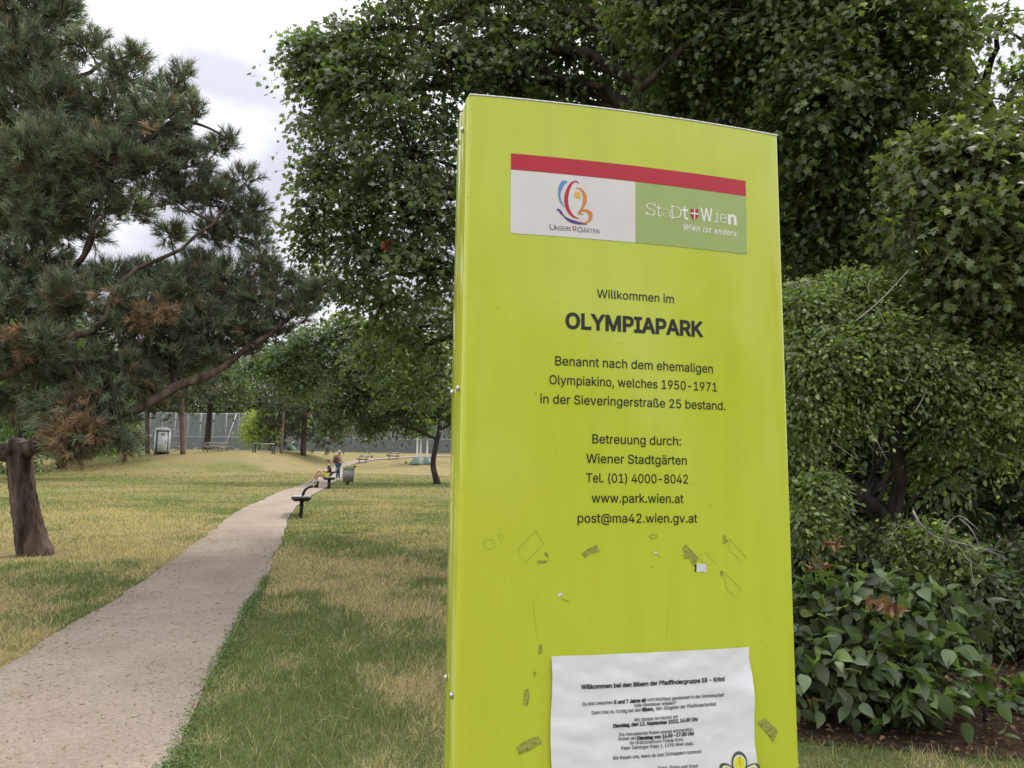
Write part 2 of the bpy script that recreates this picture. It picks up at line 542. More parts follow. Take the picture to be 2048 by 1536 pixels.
b.inputs['Roughness'].default_value = 0.95; b.inputs['Specular IOR Level'].default_value = 0.15
add_bump(nt, b, n2.outputs['Fac'], 0.006)
me = raw_mesh('path', pv, pq, np.full(len(pq), 4), None, True)
me.materials.append(mt)
tag(link('path', me), 'pale gravel footpath curving away across the lawn', kind='structure')

# soil bed under the shrubs on the right
bed_poly = [(1.25, 5.1), (1.62, 4.62), (2.2, 4.45), (2.9, 4.3), (3.4, 4.25), (6, 4.4), (16, 6), (16, 22), (6, 22), (2.5, 16), (1.4, 9), (1.15, 6.5)]
def in_poly(x, y, poly):
    x, y = np.asarray(x), np.asarray(y)
    r = np.zeros(x.shape, bool)
    n = len(poly)
    for a in range(n):
        x0, y0 = poly[a]; x1, y1 = poly[(a + 1) % n]
        c = ((y0 > y) != (y1 > y)) & (x < (x1 - x0) * (y - y0) / (y1 - y0 + 1e-12) + x0)
        r ^= c
    return r
bp = spline(np.array(bed_poly + [bed_poly[0]]), 160)[:-1]
bp = bp + 0.05 * np.stack([vnoise(bp[:, 0], bp[:, 1], 0, 6, 31), vnoise(bp[:, 0], bp[:, 1], 0, 6, 32)], -1)
rings = []
cen = np.array([6.5, 11.5])
for f in np.linspace(1, 0.02, 14):
    q = cen + (bp - cen) * f
    rings.append(np.c_[q, terrain(q[:, 0], q[:, 1]) + 0.006 + 0.02 * (1 - f)])
bv = np.concatenate(rings)
nb = len(bp)
i, j = np.meshgrid(np.arange(13), np.arange(nb), indexing='ij')
bq = np.stack([i * nb + j, i * nb + (j + 1) % nb, (i + 1) * nb + (j + 1) % nb, (i + 1) * nb + j], -1).reshape(-1, 4)
mt, nt, b, out = new_mat('soil')
n1 = tex_noise(nt, 22.0, 6, 0.7); n2 = tex_noise(nt, 3.0, 4)
r1 = ramp(nt, n1.outputs['Fac'], [(0.32, (0.022, 0.014, 0.009)), (0.55, (0.06, 0.038, 0.025)), (0.72, (0.13, 0.085, 0.055))])
nt.links.new(r1.outputs['Color'], b.inputs['Base Color'])
b.inputs['Roughness'].default_value = 1.0; b.inputs['Specular IOR Level'].default_value = 0.1
add_bump(nt, b, n1.outputs['Fac'], 0.04)
me = raw_mesh('soil', bv, bq, np.full(len(bq), 4), None, True)
me.materials.append(mt)
tag(link('soil', me), 'bare brown soil bed under the shrubs', kind='structure')

# ------------------------------------------------------------------ scattering leaves, needles and blades
def scatter(mb, T, F, pos, side, tip, nor, size, col):
    """copies of the leaf T (k,3) with faces F (f,n) at pos with the frame side/tip/normal, into mb"""
    N, k = len(pos), len(T)
    R = np.stack([side, tip, nor], 1)                      # (N,3,3)
    v = pos[:, None] + (np.asarray(size).reshape(N, 1, 1) * np.einsum('kc,ncd->nkd', T, R))
    f = F[None] + (np.arange(N) * k)[:, None, None]
    c = np.repeat(col, k, 0) if len(col) == N else col
    mb.add(v.reshape(-1, 3), f.reshape(-1, F.shape[1]), c)

def frame(nor, tip):
    nor = nrm(nor)
    tip = nrm(tip - nor * (tip * nor).sum(-1, keepdims=True))
    return np.cross(tip, nor), tip, nor

_o = [(0, 0.02), (0.16, -0.12), (0.46, 0.02), (0.24, 0.22), (0.66, 0.50), (0.24, 0.50), (0.24, 0.72), (0, 1.05)]
_o = _o + [(-x, y) for x, y in _o[-2:0:-1]]
MAPLE = np.array([(0, 0.36, 0.0)] + [(x, y, -0.16 * abs(x) - 0.18 * y * y) for x, y in _o])
MAPLE_F = np.array([(0, 1 + a, 1 + (a + 1) % len(_o)) for a in range(len(_o))])
OVAL = np.array([(0, 0, 0), (0.27, 0.3, .07), (0.22, 0.7, .03), (0, 1, -.12), (-0.22, 0.7, .03), (-0.27, 0.3, .07)])
OVAL_F = np.array([(0, 1, 2, 3), (0, 3, 4, 5)])
_h = [(0, 0), (0.20, 0.06), (0.33, 0.25), (0.34, 0.45), (0.24, 0.70), (0.10, 0.90), (0, 1.05)]
BROAD = np.array([(0, y, -0.25 * y * y) for x, y in _h] + [(x, y, 0.35 * x - 0.25 * y * y - 0.3 * x * x) for x, y in _h[1:-1]] + [(-x, y, 0.35 * x - 0.25 * y * y - 0.3 * x * x) for x, y in _h[1:-1]])
BROAD_F = np.array([(0, 7, 1, 1), (0, 1, 12, 12)] + [(a, 6 + a, 7 + a, a + 1) for a in range(1, 5)] + [(a, a + 1, 12 + a, 11 + a) for a in range(1, 5)] + [(5, 11, 6, 6), (5, 6, 16, 16)])
def tri_only(F):
    o = []
    for f in F:
        f = list(dict.fromkeys(int(q) for q in f))
        o += [(f[0], f[a], f[a + 1]) for a in range(1, len(f) - 1)]
    return np.array(o)
BROAD_F = tri_only(BROAD_F)

def rdir(n, r=None):
    return nrm((r or rng).normal(size=(n, 3)))

def sprays(blobs, n, shell=(0.45, 1.0)):
    """spray centres spread through blobs [(centre, radius or (rx,ry,rz))], and which blob each is in"""
    C = np.array([b[0] for b in blobs])
    Rr = np.array([np.broadcast_to(b[1], 3) for b in blobs], float)
    w = np.prod(Rr, 1) ** (2 / 3.)
    k = rng.choice(len(blobs), n, p=w / w.sum())
    d = rdir(n)
    r = shell[0] + (shell[1] - shell[0]) * rng.random(n) ** 0.6
    return C[k] + d * r[:, None] * Rr[k], k, d

def leaf_crown(mb, blobs, n, per, rad, size, tmpl, col, var=0.25, hang=0.5, flat=0.35, up=0.7, pale=0.1, shell=(0.45, 1.0)):
    c, k, d = sprays(blobs, n, shell)
    per_n = np.maximum(1, rng.poisson(per, n))
    s = np.repeat(np.arange(n), per_n)
    N = len(s)
    sn = nrm(np.array([0, 0, up]) + 0.75 * d + 0.3 * rng.normal(size=(n, 3)))    # spray plane normal
    off = rng.normal(size=(N, 3)) * rad * (0.6 + 0.8 * rng.random(n))[s][:, None]
    hgt = (off * sn[s]).sum(-1, keepdims=True)
    off = off - sn[s] * hgt * (1 - flat)
    off[:, 2] -= 0.25 * (off ** 2).sum(-1) / max(rad, 1e-6) * 0.5
    pos = c[s] + off
    nor = sn[s] + 0.62 * rng.normal(size=(N, 3))
    tip = nrm(off) + 0.5 * d[s] + 0.35 * rng.normal(size=(N, 3)) - np.array([0, 0, hang])
    a, t, nn = frame(nor, tip)
    bv_ = 1 + var * 0.6 * (rng.random(len(blobs)) - 0.5)
    sv = (1 + var * rng.normal(size=n)) * bv_[k]
    cc = np.array(col) * np.clip(sv[s] * (1 + 0.22 * rng.normal(size=N)), 0.45, 1.9)[:, None]
    yel = rng.random(N) < pale
    cc[yel] = cc[yel] * np.array([1.6, 1.5, 1.0])
    scatter(mb, tmpl[0], tmpl[1], pos, a, t, nn, size * (0.65 + 0.6 * rng.random(N)), cc)
    return c, k

def twigs(mb, a, b_, r0, r1, sag=0.06):
    """many thin bent twigs from a to b_"""
    N = len(a)
    mid = (a + b_) / 2 + rng.normal(size=(N, 3)) * sag * np.linalg.norm(b_ - a, axis=1, keepdims=True)
    pts = np.stack([a, mid, b_], 1)
    t = nrm(b_ - a)
    p = nrm(np.cross(t, rdir(N)))
    q = np.cross(t, p)
    ang = np.array([0, 2.094, 4.189])
    rr = np.array([r0, (r0 + r1) / 2, r1])
    v = pts[:, :, None] + rr[None, :, None, None] * (p[:, None, None] * np.cos(ang)[None, None, :, None] + q[:, None, None] * np.sin(ang)[None, None, :, None])
    base = (np.arange(N) * 9)[:, None, None]
    f = np.array([(i * 3 + j, i * 3 + (j + 1) % 3, (i + 1) * 3 + (j + 1) % 3, (i + 1) * 3 + j) for i in range(2) for j in range(3)])
    mb.add(v.reshape(-1, 3), (f[None] + base).reshape(-1, 4))

def limbs(mb, trunk, trad, blobs, r0=0.10, seg=7):
    """a bent limb from the trunk line to every blob centre"""
    for bi, bl in enumerate(blobs):
        c = np.asarray(bl[0])
        if np.max(bl[1]) < 0.22: continue
        dd = np.linalg.norm(trunk - c, axis=1) + 1.3 * np.maximum(trunk[:, 2] - c[2] + 0.4, 0)
        k = int(dd.argmin())
        a = trunk[k]
        L = np.linalg.norm(c - a)
        mid = a * 0.55 + c * 0.45 + np.array([0, 0, 0.10 * L]) + rng.normal(size=3) * 0.05 * L
        pts = spline(np.array([a, mid, c]), 9)
        pts[1:-1] += rng.normal(size=(7, 3)) * 0.015 * L
        mb.tube(pts, np.linspace(min(r0, trad[k] * 0.75), 0.018, 9), seg, cap=False)

def broad_tree(name, label, cat, trunk_pts, trunk_r, blobs, n, per, rad, size, tmpl, col, bark='bark', group=None, limb_r=0.1, leafm='leaf', seg=12, twig=1.0, extra=(), **kw):
    base = np.asarray(trunk_pts[0])
    root = empty(name, base, 0, label, cat, group)
    tp = spline(np.array(trunk_pts), 28)
    tr = np.interp(np.linspace(0, 1, 28), np.linspace(0, 1, len(trunk_r)), trunk_r)
    tr[0] *= 1.35; tr[1] *= 1.12
    tp[0, 2] -= 0.1
    mb = MB()
    mb.tube(tp - base, tr, seg, bump=0.05, seed=int(abs(base[0] * 10)))
    limbs(mb, tp - base, tr, [(np.asarray(b[0]) - base, b[1]) for b in blobs], limb_r)
    for q, e0, e1 in extra:
        q = spline(np.array(q), 16) - base
        mb.tube(q, np.linspace(e0, e1, 16), 8, bump=0.05)
    lf = MB()
    bl = [(np.asarray(b[0]) - base, b[1]) for b in blobs]
    c, k = leaf_crown(lf, bl, n, per, rad, size, tmpl, col, **kw)
    if twig:
        C = np.array([b[0] for b in bl])
        sel = rng.random(n) < twig
        twigs(mb, C[k][sel], c[sel], 0.016, 0.004)
    mb.build('trunk', M[bark], root, True)
    lf.build('crown', M[leafm], root)
    return root
MAP, OVA, BRO = (MAPLE, MAPLE_F), (OVAL, OVAL_F), (BROAD, BROAD_F)
def px_blobs(lst):
    """(px, py, distance, radius in px[, squash]) -> a ball of foliage there"""
    o = []
    for q in lst:
        px, py, d, r = q[:4]
        rr = r * d / FPX
        o.append((P(px, py, d), np.array([rr, rr, rr * (q[4] if len(q) > 4 else 0.85)])))
    return o

# ------------------------------------------------------------------ the park sign
YAW, SX, SY, SW, BULGE, STOP = math.radians(13.801), -0.07378, 1.12919, 0.54382, 0.0133, 2.2
ST = np.array([math.cos(YAW), math.sin(YAW), 0]); SN = np.array([math.sin(YAW), -math.cos(YAW), 0])
SO = np.array([SX, SY, 0.0])
SGZ = float(terrain(SX + 0.25, SY)) + 0.03
SR, SD1, SJ, SD2 = 0.008, 0.047, 0.012, 0.042          # edge radius, front shell, joint, back shell depth
def bulge(u):
    q = np.clip(np.asarray(u) / SW, 0, 1)
    return BULGE * 4 * q * (1 - q)
def face(u, h, off=0.0):
    """point of the curved front: u metres from its left edge, h height"""
    u = np.asarray(u, float); h = np.asarray(h, float)
    return SO + u[..., None] * ST + (bulge(u) + off)[..., None] * SN + np.stack([0 * h, 0 * h, h], -1)
def sgn(px, py):
    r = ray(px, py)
    bb = 0.0
    for _ in range(6):
        k = ((SO + SN * bb - CAM) @ SN) / (r @ SN)
        p = CAM + r * k
        u = (p - SO) @ ST
        bb = float(bulge(u))
    return np.array([u, p[2]])

sign = empty('park_sign', SO + ST * SW / 2 - SN * 0.05 + [0, 0, SGZ - 0.03], 0,
             'tall lime green park sign board with black lettering beside the footpath', 'sign')
S0 = np.array(sign.location)
def shell(front):
    arc = np.linspace(0, math.pi / 2, 5)
    left = [(SR - SR * math.cos(a), -SR + SR * math.sin(a)) for a in arc]
    us = np.linspace(SR, SW - SR, 26)
    mid = [(u, float(bulge(u))) for u in us[1:-1]]
    b0, b1 = bulge(SR), bulge(SW - SR)
    left = [(x, y + float(bulge(x))) for x, y in left]
    right = [(SW - x, y) for x, y in left[::-1]]
    pts = [(0, -SD1)] + left + mid + right + [(SW, -SD1)]
    if not front:
        pts = [(x, -(SD1 + SJ) - SD2 - y) if False else (x, -(SD1 + SJ + SD2 + y)) for x, y in pts]
        pts = [(x, min(y, -(SD1 + SJ))) for x, y in pts]
        pts[0] = (0, -(SD1 + SJ)); pts[-1] = (SW, -(SD1 + SJ))
    return pts
for fr, nm in ((True, 'front_shell'), (False, 'back_shell')):
    pts = shell(fr)
    mb = MB()
    n = len(pts)
    lo = np.array([SO + x * ST + y * SN + [0, 0, SGZ] for x, y in pts]) - S0
    hi = np.array([SO + x * ST + y * SN + [0, 0, STOP] for x, y in pts]) - S0
    mb.add(np.vstack([lo, hi]), [list(range(n)), list(range(n, 2 * n))] + [[a, (a + 1) % n, n + (a + 1) % n, n + a] for a in range(n)])
    o = mb.build(nm, M['lime'], sign)
    for p in o.data.polygons:
        p.use_smooth = len(p.vertices) == 4
    o.data.set_sharp_from_angle(angle=math.radians(40))
def sbox(u0, u1, v0, v1, z0, z1, name, mat, parent=sign, bev=0.0):
    mb = MB()
    R = np.stack([ST, SN, [0, 0, 1]], 1)
    c = SO + ST * (u0 + u1) / 2 + SN * (v0 + v1) / 2 + np.array([0, 0, (z0 + z1) / 2]) - S0
    mb.box(c, (u1 - u0, v1 - v0, z1 - z0), R, bev)
    return mb.build(name, mat, parent)
sbox(0.0025, SW - 0.0025, -SD1 - SJ + 0.0002, -SD1 - 0.0002, SGZ, STOP - 0.004, 'joint_seal', M['joint'])
sbox(0.001, 0.006, -SD1 - SJ * 0.45, -SD1 - 0.0006, SGZ, STOP - 0.004, 'edge_strip', M['cap'])
mb = MB()
us = np.linspace(0.0022, SW - 0.0022, 40)
for a, b_ in zip(us[:-1], us[1:]):
    q = [face(a, STOP, 0.0008), face(b_, STOP, 0.0008), face(b_, STOP, -0.02), face(a, STOP, -0.02)]
    v = np.array([p - S0 for p in q] + [p - S0 + np.array([0, 0, 0.0022]) for p in q])
    mb.add(v, [[0, 3, 2, 1], [4, 5, 6, 7], [0, 1, 5, 4], [1, 2, 6, 5], [2, 3, 7, 6], [3, 0, 4, 7]])
mb.build('top_trim', M['cap'], sign)
sbox(-0.06, SW + 0.06, -0.20, 0.10, SGZ - 0.03, SGZ + 0.004, 'base_plate', M['galv'], bev=0.003)
for v_, h in ((-0.030, 2.158), (-0.024, 1.742), (-0.024, 1.298), (-0.078, 2.160), (-0.078, 1.742), (-0.078, 1.310), (-0.024, 0.75), (-0.078, 0.75)):
    if h > 2.1: v_ -= 0.004
    mb = MB()
    c = SO + SN * v_ + np.array([0, 0, h]) - S0 - ST * 0.0012
    mb.tube(np.array([c + ST * 0.001, c - ST * 0.001, c - ST * 0.0024]), [0.005, 0.005, 0.0045], 12)
    mb.tube(np.array([c - ST * 0.002, c - ST * 0.0032, c - ST * 0.004]), [0.0036, 0.003, 0.0015], 10)
    mb.build('rivet', M['steel'], sign, True)

# --- lettering
def load_font(fn):
    try:
        return bpy.data.fonts.load(os.path.join(bpy.utils.system_resource('DATAFILES'), 'fonts', fn))
    except Exception:
        return None
SANS, MONO = load_font('Inter.woff2'), load_font('DejaVuSansMono.woff2')
_cap = {}
def _outlines(s, font, shear, space):
    cu = bpy.data.curves.new('lettering', 'FONT')
    cu.body = s
    if font: cu.font = font
    cu.shear, cu.space_character = shear, space
    o = bpy.data.objects.new('lettering', cu)
    COL.objects.link(o)
    dg = bpy.context.evaluated_depsgraph_get()
    crv = o.evaluated_get(dg).to_curve(dg)
    cs = []
    for sp in crv.splines:
        bp_ = sp.bezier_points
        out_ = []
        for k in range(len(bp_)):
            p0, p3 = np.array(bp_[k].co[:2]), np.array(bp_[(k + 1) % len(bp_)].co[:2])
            p1, p2 = np.array(bp_[k].handle_right[:2]), np.array(bp_[(k + 1) % len(bp_)].handle_left[:2])
            d = p3 - p0
            bend = abs(d[0] * (p1 - p0)[1] - d[1] * (p1 - p0)[0]) + abs(d[0] * (p2 - p0)[1] - d[1] * (p2 - p0)[0])
            nseg = 1 if bend < 1e-5 else 5
            for q in range(nseg):
                t = q / nseg
                out_.append(p0 * (1 - t)**3 + 3 * p1 * t * (1 - t)**2 + 3 * p2 * t * t * (1 - t) + p3 * t**3)
        out_ = np.array(out_)
        keep = np.linalg.norm(out_ - np.roll(out_, 1, 0), axis=1) > 1e-6
        cs.append(out_[keep])
    bpy.data.objects.remove(o); bpy.data.curves.remove(cu)
    return [c for c in cs if len(c) > 2]
def glyphs(s, font, bold=0.0, shear=0.0, space=1.0):
    """letters as horizontal trapezoids filled by the non-zero winding rule (font outlines may cross themselves)"""
    cs = _outlines(s, font, shear, space)
    if bold:
        res = []
        for c in cs:
            d0, d1 = nrm(c - np.roll(c, 1, 0)), nrm(np.roll(c, -1, 0) - c)
            n0, n1 = np.stack([-d0[:, 1], d0[:, 0]], -1), np.stack([-d1[:, 1], d1[:, 0]], -1)
            mm = n0 + n1
            res.append(c + bold * mm / np.maximum((mm * n0).sum(-1, keepdims=True), 0.5))
        cs = res
    order = sorted(cs, key=lambda c: c[:, 0].min())
    groups, xmax = [], -1e9
    for c in order:
        if c[:, 0].min() > xmax: groups.append([])
        groups[-1].append(c)
        xmax = max(xmax, c[:, 0].max())
    V_, F_ = [], []
    for g in groups:
        A_ = np.concatenate(g); B_ = np.concatenate([np.roll(c, -1, 0) for c in g])
        ex, ey = B_[:, 0] - A_[:, 0], B_[:, 1] - A_[:, 1]
        den = ex[:, None] * ey[None] - ey[:, None] * ex[None]
        with np.errstate(all='ignore'):
            dx, dy = A_[None, :, 0] - A_[:, None, 0], A_[None, :, 1] - A_[:, None, 1]
            t = (dx * ey[None] - dy * ex[None]) / den
            u = (dx * ey[:, None] - dy * ex[:, None]) / den
            ok = (np.abs(den) > 1e-12) & (t > 0) & (t < 1) & (u > 0) & (u < 1)
        yi = (A_[:, None, 1] + t * ey[:, None])[ok]
        yv = np.unique(np.round(np.r_[A_[:, 1], yi], 5))
        for y0, y1 in zip(yv[:-1], yv[1:]):
            if y1 - y0 < 2e-5: continue
            ym = (y0 + y1) / 2
            k = np.where((np.minimum(A_[:, 1], B_[:, 1]) < ym) & (np.maximum(A_[:, 1], B_[:, 1]) > ym))[0]
            xm = A_[k, 0] + (ym - A_[k, 1]) / ey[k] * ex[k]
            o_ = np.argsort(xm); w = 0
            for q in o_:
                kk = k[q]
                w2 = w + (1 if ey[kk] > 0 else -1)
                xa, xb = A_[kk, 0] + (y0 - A_[kk, 1]) / ey[kk] * ex[kk], A_[kk, 0] + (y1 - A_[kk, 1]) / ey[kk] * ex[kk]
                if w == 0 and w2 != 0: la, lb = xa, xb
                if w != 0 and w2 == 0:
                    n = len(V_)
                    V_ += [(la, y0), (xa, y0), (xb, y1), (lb, y1)]
                    F_.append([n, n + 1, n + 2, n + 3])
                w = w2
    return np.array(V_), np.array(F_)
def cap_h(font):
    k = font.name if font else ''
    if k not in _cap:
        v, _ = glyphs('H', font)
        _cap[k] = v[:, 1].max()
    return _cap[k]

class Surf:
    """a sticker surface: maps (u, h) of the sign face to 3D, with an offset"""
    def __init__(s, fn, parent, org):
        s.fn, s.parent, s.org = fn, parent, org
    def put(s, name, uv, faces, mat):
        mb = MB()
        mb.add(s.fn(uv[:, 0], uv[:, 1]) - s.org, faces)
        return mb.build(name, mat, s.parent)
def flatsurf(off, parent=sign):
    return Surf(lambda u, h: face(u, h, off), parent, S0)
def write(surf, s, L, R, cap, mat, bold=0.0, shear=0.0, font=None, level=True, space=1.0, name='lettering', parts=None):
    font = font or SANS
    v, f = glyphs(s, font, bold, shear, space)
    if parts:                                         # a few words of the line in bold
        v2, f2 = v, f
    a, b_ = sgn(*L), sgn(*R)
    if level:
        a[1] = b_[1] = (a[1] + b_[1]) / 2
    e1 = (b_ - a) / (v[:, 0].max() - v[:, 0].min())
    d = nrm(b_ - a)
    e2 = np.array([-d[1], d[0]])
    ch = abs(sgn(L[0], L[1] - cap)[1] - sgn(*L)[1]) / cap_h(font)
    uv = a + (v[:, :1] - v[:, 0].min()) * e1 + v[:, 1:] * ch * e2
    return surf.put(name, uv, f, mat)
def fill(surf, name, pts, mat):
    uv = np.array([sgn(*p) for p in pts])
    return surf.put(name, uv, [list(range(len(pts)))[::-1]], mat)
def strip(surf, name, pts, wd, mat, n=26, closed=False):
    """a brush stroke of varying width"""
    if closed: pts = list(pts) + [pts[0]]
    p = spline(np.array(pts, float), n) if not closed else np.array(pts, float)
    if closed: n = len(p)
    w = np.interp(np.linspace(0, 1, n), np.linspace(0, 1, len(np.atleast_1d(wd))), np.atleast_1d(wd)) if np.ndim(wd) else np.full(n, wd)
    t = nrm(np.gradient(p, axis=0))
    q = np.stack([-t[:, 1], t[:, 0]], -1)
    l, r = p - q * w[:, None] / 2, p + q * w[:, None] / 2
    uv = np.array([sgn(*k) for k in np.vstack([l, r])])
    return surf.put(name, uv, [[k, n + k, n + k + 1, k + 1] for k in range(n - 1)], mat)

F1, F2, F3 = flatsurf(0.0006), flatsurf(0.0011), flatsurf(0.0016)
def panel(name, corners, mat, surf=F1, n=16):
    (a, b_, c, d) = [sgn(*p) for p in corners]       # tl tr br bl
    t = np.linspace(0, 1, n)[:, None]
    uv = np.vstack([a + (b_ - a) * t, d + (c - d) * t])
    return surf.put(name, uv, [[n + k, n + k + 1, k + 1, k] for k in range(n - 1)], mat)
panel('red_band', [(1022, 306.8), (1490.8, 362), (1491.6, 392.5), (1021.8, 339)], M['red'])
panel('white_field', [(1021.6, 339.6), (1270.6, 364), (1271, 485.5), (1020.4, 466.3)], M['white'])
panel('pale_green_field', [(1271.2, 364.2), (1491.6, 393.2), (1493.4, 508.6), (1271.8, 485.7)], M['palegreen'])
def z1(p):
    return [(x / 3.938 + 1000, y / 3.938 + 290) for x, y in p]
logo = empty('butterfly_logo', (0, 0, 0))
logo.parent = sign
L2 = Surf(lambda u, h: face(u, h, 0.0011), logo, S0)
strip(L2, 'blue_stroke', z1([(527, 297), (505, 292), (484, 318), (470, 355), (466, 400), (480, 452), (506, 490)]), np.array([14, 34, 30, 20, 15, 13, 3]) / 3.938, M['blue'])
strip(L2, 'red_stroke', z1([(618, 306), (606, 289), (575, 293), (545, 330), (524, 390), (520, 450), (535, 510), (568, 557), (622, 584)]), np.array([6, 14, 24, 30, 31, 30, 24, 16, 4]) / 3.938, M['red'])
strip(L2, 'orange_stroke', z1([(600, 337), (635, 350), (662, 390), (668, 430), (655, 480), (630, 520), (613, 540)]), np.array([4, 14, 26, 30, 24, 14, 12]) / 3.938, M['orange'])
strip(L2, 'orange_stroke', z1([(655, 545), (615, 540), (640, 520), (680, 518), (708, 540), (712, 575), (690, 606), (655, 616), (630, 601)]), np.array([6, 14, 14, 22, 32, 30, 18, 10, 4]) / 3.938, M['orange'])
fill(L2, 'yellow_dot', z1([(608 + 24 * math.cos(a), 394 + 26 * math.sin(a)) for a in np.linspace(0, 6.28, 20)[:-1]]), M['yellow'])
strip(L2, 'yellow_tail', z1([(622, 405), (626, 418), (636, 427)]), np.array([16, 10, 3]) / 3.938, M['yellow'], 7)
strip(L2, 'purple_stroke', z1([(446, 516), (458, 510), (480, 535), (505, 565), (545, 594), (600, 612), (645, 622), (686, 626)]), np.array([12, 20, 9, 20, 26, 22, 12, 3]) / 3.938, M['purple'])
def shield(surf, parent_name, cx, cy, w, h, slope):
    T = lambda pts: [(cx + x * w / 2, cy + y * h / 2 + x * w / 2 * slope) for x, y in pts]
    o = fill(surf, parent_name, T([(-1, -1), (1, -1), (1, 0.1), (0.85, 0.5), (0.5, 0.82), (0, 1.05), (-0.5, 0.82), (-0.85, 0.5), (-1, 0.1)]), M['darkred'])
    s2 = Surf(lambda u, hh: face(u, hh, 0.0016), o, S0)
    fill(s2, 'white_cross', T([(-0.14, -1), (0.14, -1), (0.14, -0.28), (1, -0.28), (1, -0.02), (0.14, -0.02), (0.14, 1), (-0.14, 1), (-0.14, -0.02), (-1, -0.02), (-1, -0.28), (-0.14, -0.28)]), M['offwhite'])
K = lambda x, y: (x / 3.938 + 1000, y / 3.938 + 290)
for s_, a, b_, c in (('U', (390, 668), (432, 671), 10.6), ('NSERE', (436, 672), (558, 679), 8.6), ('G', (608, 687), (648, 690), 10.6), ('ÄRTEN', (652, 690), (780, 698), 8.4)):
    write(F2, s_, K(*a), K(*b_), c, M['ink'], bold=-0.004, level=False)
shield(F2, 'city_shield', 1000 + 584 / 3.938, 290 + 660 / 3.938, 30 / 3.938, 38 / 3.938, 0.09)
serifs = MB()
for s_, x0, y0, x1, y1, c, fo, bo, sh in (('S', 1149, 553, 1222, 560, 25.2, SANS, -0.012, 0), ('t', 1230, 562, 1268, 566, 24, MONO, 0.004, 0), ('a', 1279, 567, 1340, 573, 23, SANS, -0.02, 0),
        ('D', 1350, 575, 1428, 583, 24.5, SANS, -0.012, 0), ('t', 1434, 585, 1480, 589, 26, MONO, 0.02, 0), ('W', 1578, 598, 1674, 607, 26, SANS, 0.012, 0),
        ('i', 1686, 610, 1722, 613, 25, MONO, -0.004, 0.25), ('e', 1730, 614, 1785, 620, 25, SANS, -0.012, 0), ('n', 1793, 622, 1862, 630, 24, MONO, 0.03, 0)):
    write(F2, s_, K(x0, y0), K(x1, y1), c, M['offwhite'], bold=bo, shear=sh, font=fo, level=False)
for a, b_ in (((1149, 556), (1149, 528)), ((1219, 484), (1219, 458)), ((1340, 576), (1366, 578)), ((1340, 480), (1366, 483))):
    strip(F2, 'serif', [K(*a), ((K(*a)[0] + K(*b_)[0]) / 2, (K(*a)[1] + K(*b_)[1]) / 2), K(*b_)], 1.7, M['offwhite'], 3)
shield(F2, 'city_shield', 1000 + 1529 / 3.938, 290 + 549 / 3.938, 61 / 3.938, 88 / 3.938, 0.1)
write(F2, 'Wien ist anders.', K(1445, 669), K(1874, 722), 11.5, M['offwhite'], bold=0.012, shear=0.22, level=False, space=1.12)

for s_, L, R, c, bo in (('Willkommen im', (1193.7, 596), (1347.7, 605.4), 16.6, 0.0), ('OLYMPIAPARK', (1130.7, 656.3), (1406.7, 672.4), 29.5, 0.024),
        ('Benannt nach dem ehemaligen', (1110.3, 730.6), (1425.7, 745.8), 18, 0), ('Olympiakino, welches 1950-1971', (1098.7, 768.2), (1433.8, 782.8), 18, 0),
        ('in der Sieveringerstraße 25 bestand.', (1080.4, 806.2), (1450.7, 820.3), 18, 0), ('Betreuung durch:', (1184.5, 886.3), (1361.7, 891), 18, 0),
        ('Wiener Stadtgärten', (1172.2, 925.9), (1373.3, 929), 18, 0), ('Tel. (01) 4000-8042', (1172.2, 964.6), (1375.8, 966.9), 18, 0),
        ('www.park.wien.at', (1183, 1004.8), (1367, 1005.9), 18, 0), ('post@ma42.wien.gv.at', (1155, 1045), (1394.4, 1045), 18, 0)):
    write(F1, s_, L, R, c, M['ink'], bold=bo + 0.006)

# --- scuffs, glue and tape left on the enamel
Q = lambda pts: [(x / 3.103 + 940, y / 3.103 + 1040) for x, y in pts]
for pts in ([(410, 65), (432, 112), (460, 142), (340, 267), (292, 185)], [(1415, 235), (1450, 190), (1525, 270), (1465, 275)],
            [(1608, 115), (1715, 235), (1672, 270), (1655, 225), (1610, 195)], [(1570, 318), (1680, 430), (1645, 482), (1590, 425)],
            [(80, 140), (105, 118), (145, 125), (152, 160), (130, 182), (95, 178)], [(175, 95), (195, 82), (212, 100), (196, 138)]):
    strip(F1, 'tape_outline', Q(pts), 0.7, M['scratch'], closed=True)
for pts in ([(690, 205), (738, 176), (785, 153), (805, 195), (760, 206), (735, 212), (728, 228), (712, 238), (706, 225)], [(1318, 175), (1338, 150), (1375, 188), (1415, 232), (1402, 268), (1385, 285), (1368, 250), (1345, 205), (1325, 195)],
            [(1572, 95), (1588, 94), (1586, 115), (1600, 125), (1580, 150), (1568, 140)], [(1552, 316), (1568, 314), (1566, 340), (1558, 358)],
            [(412, 262), (432, 246), (455, 252), (490, 246), (470, 264), (430, 270)], [(458, 205), (475, 195), (492, 232), (470, 225)], [(436, 775), (446, 770), (444, 806), (432, 806)],
            [(1322, 210), (1350, 205), (1362, 235), (1330, 245)]):
    fill(F1, 'tape_residue', Q(pts), M['residue'])
strip(F1, 'tape_residue', Q([(1112, 97), (1135, 88), (1160, 93), (1152, 112), (1122, 114)]), 1.6, M['residue'], closed=True)
strip(F1, 'tape_residue', Q([(566, 486), (590, 498), (620, 508)]), [0.8, 2.4, 0.8], M['residue'], 9)
strip(F1, 'tape_residue', Q([(1150, 212), (1166, 220), (1186, 234)]), [1.5, 0.8, 0.5], M['residue'], 9)
fill(F1, 'paper_scrap', Q([(540, 462), (558, 450), (577, 453), (566, 468), (548, 477)]), M['white'])
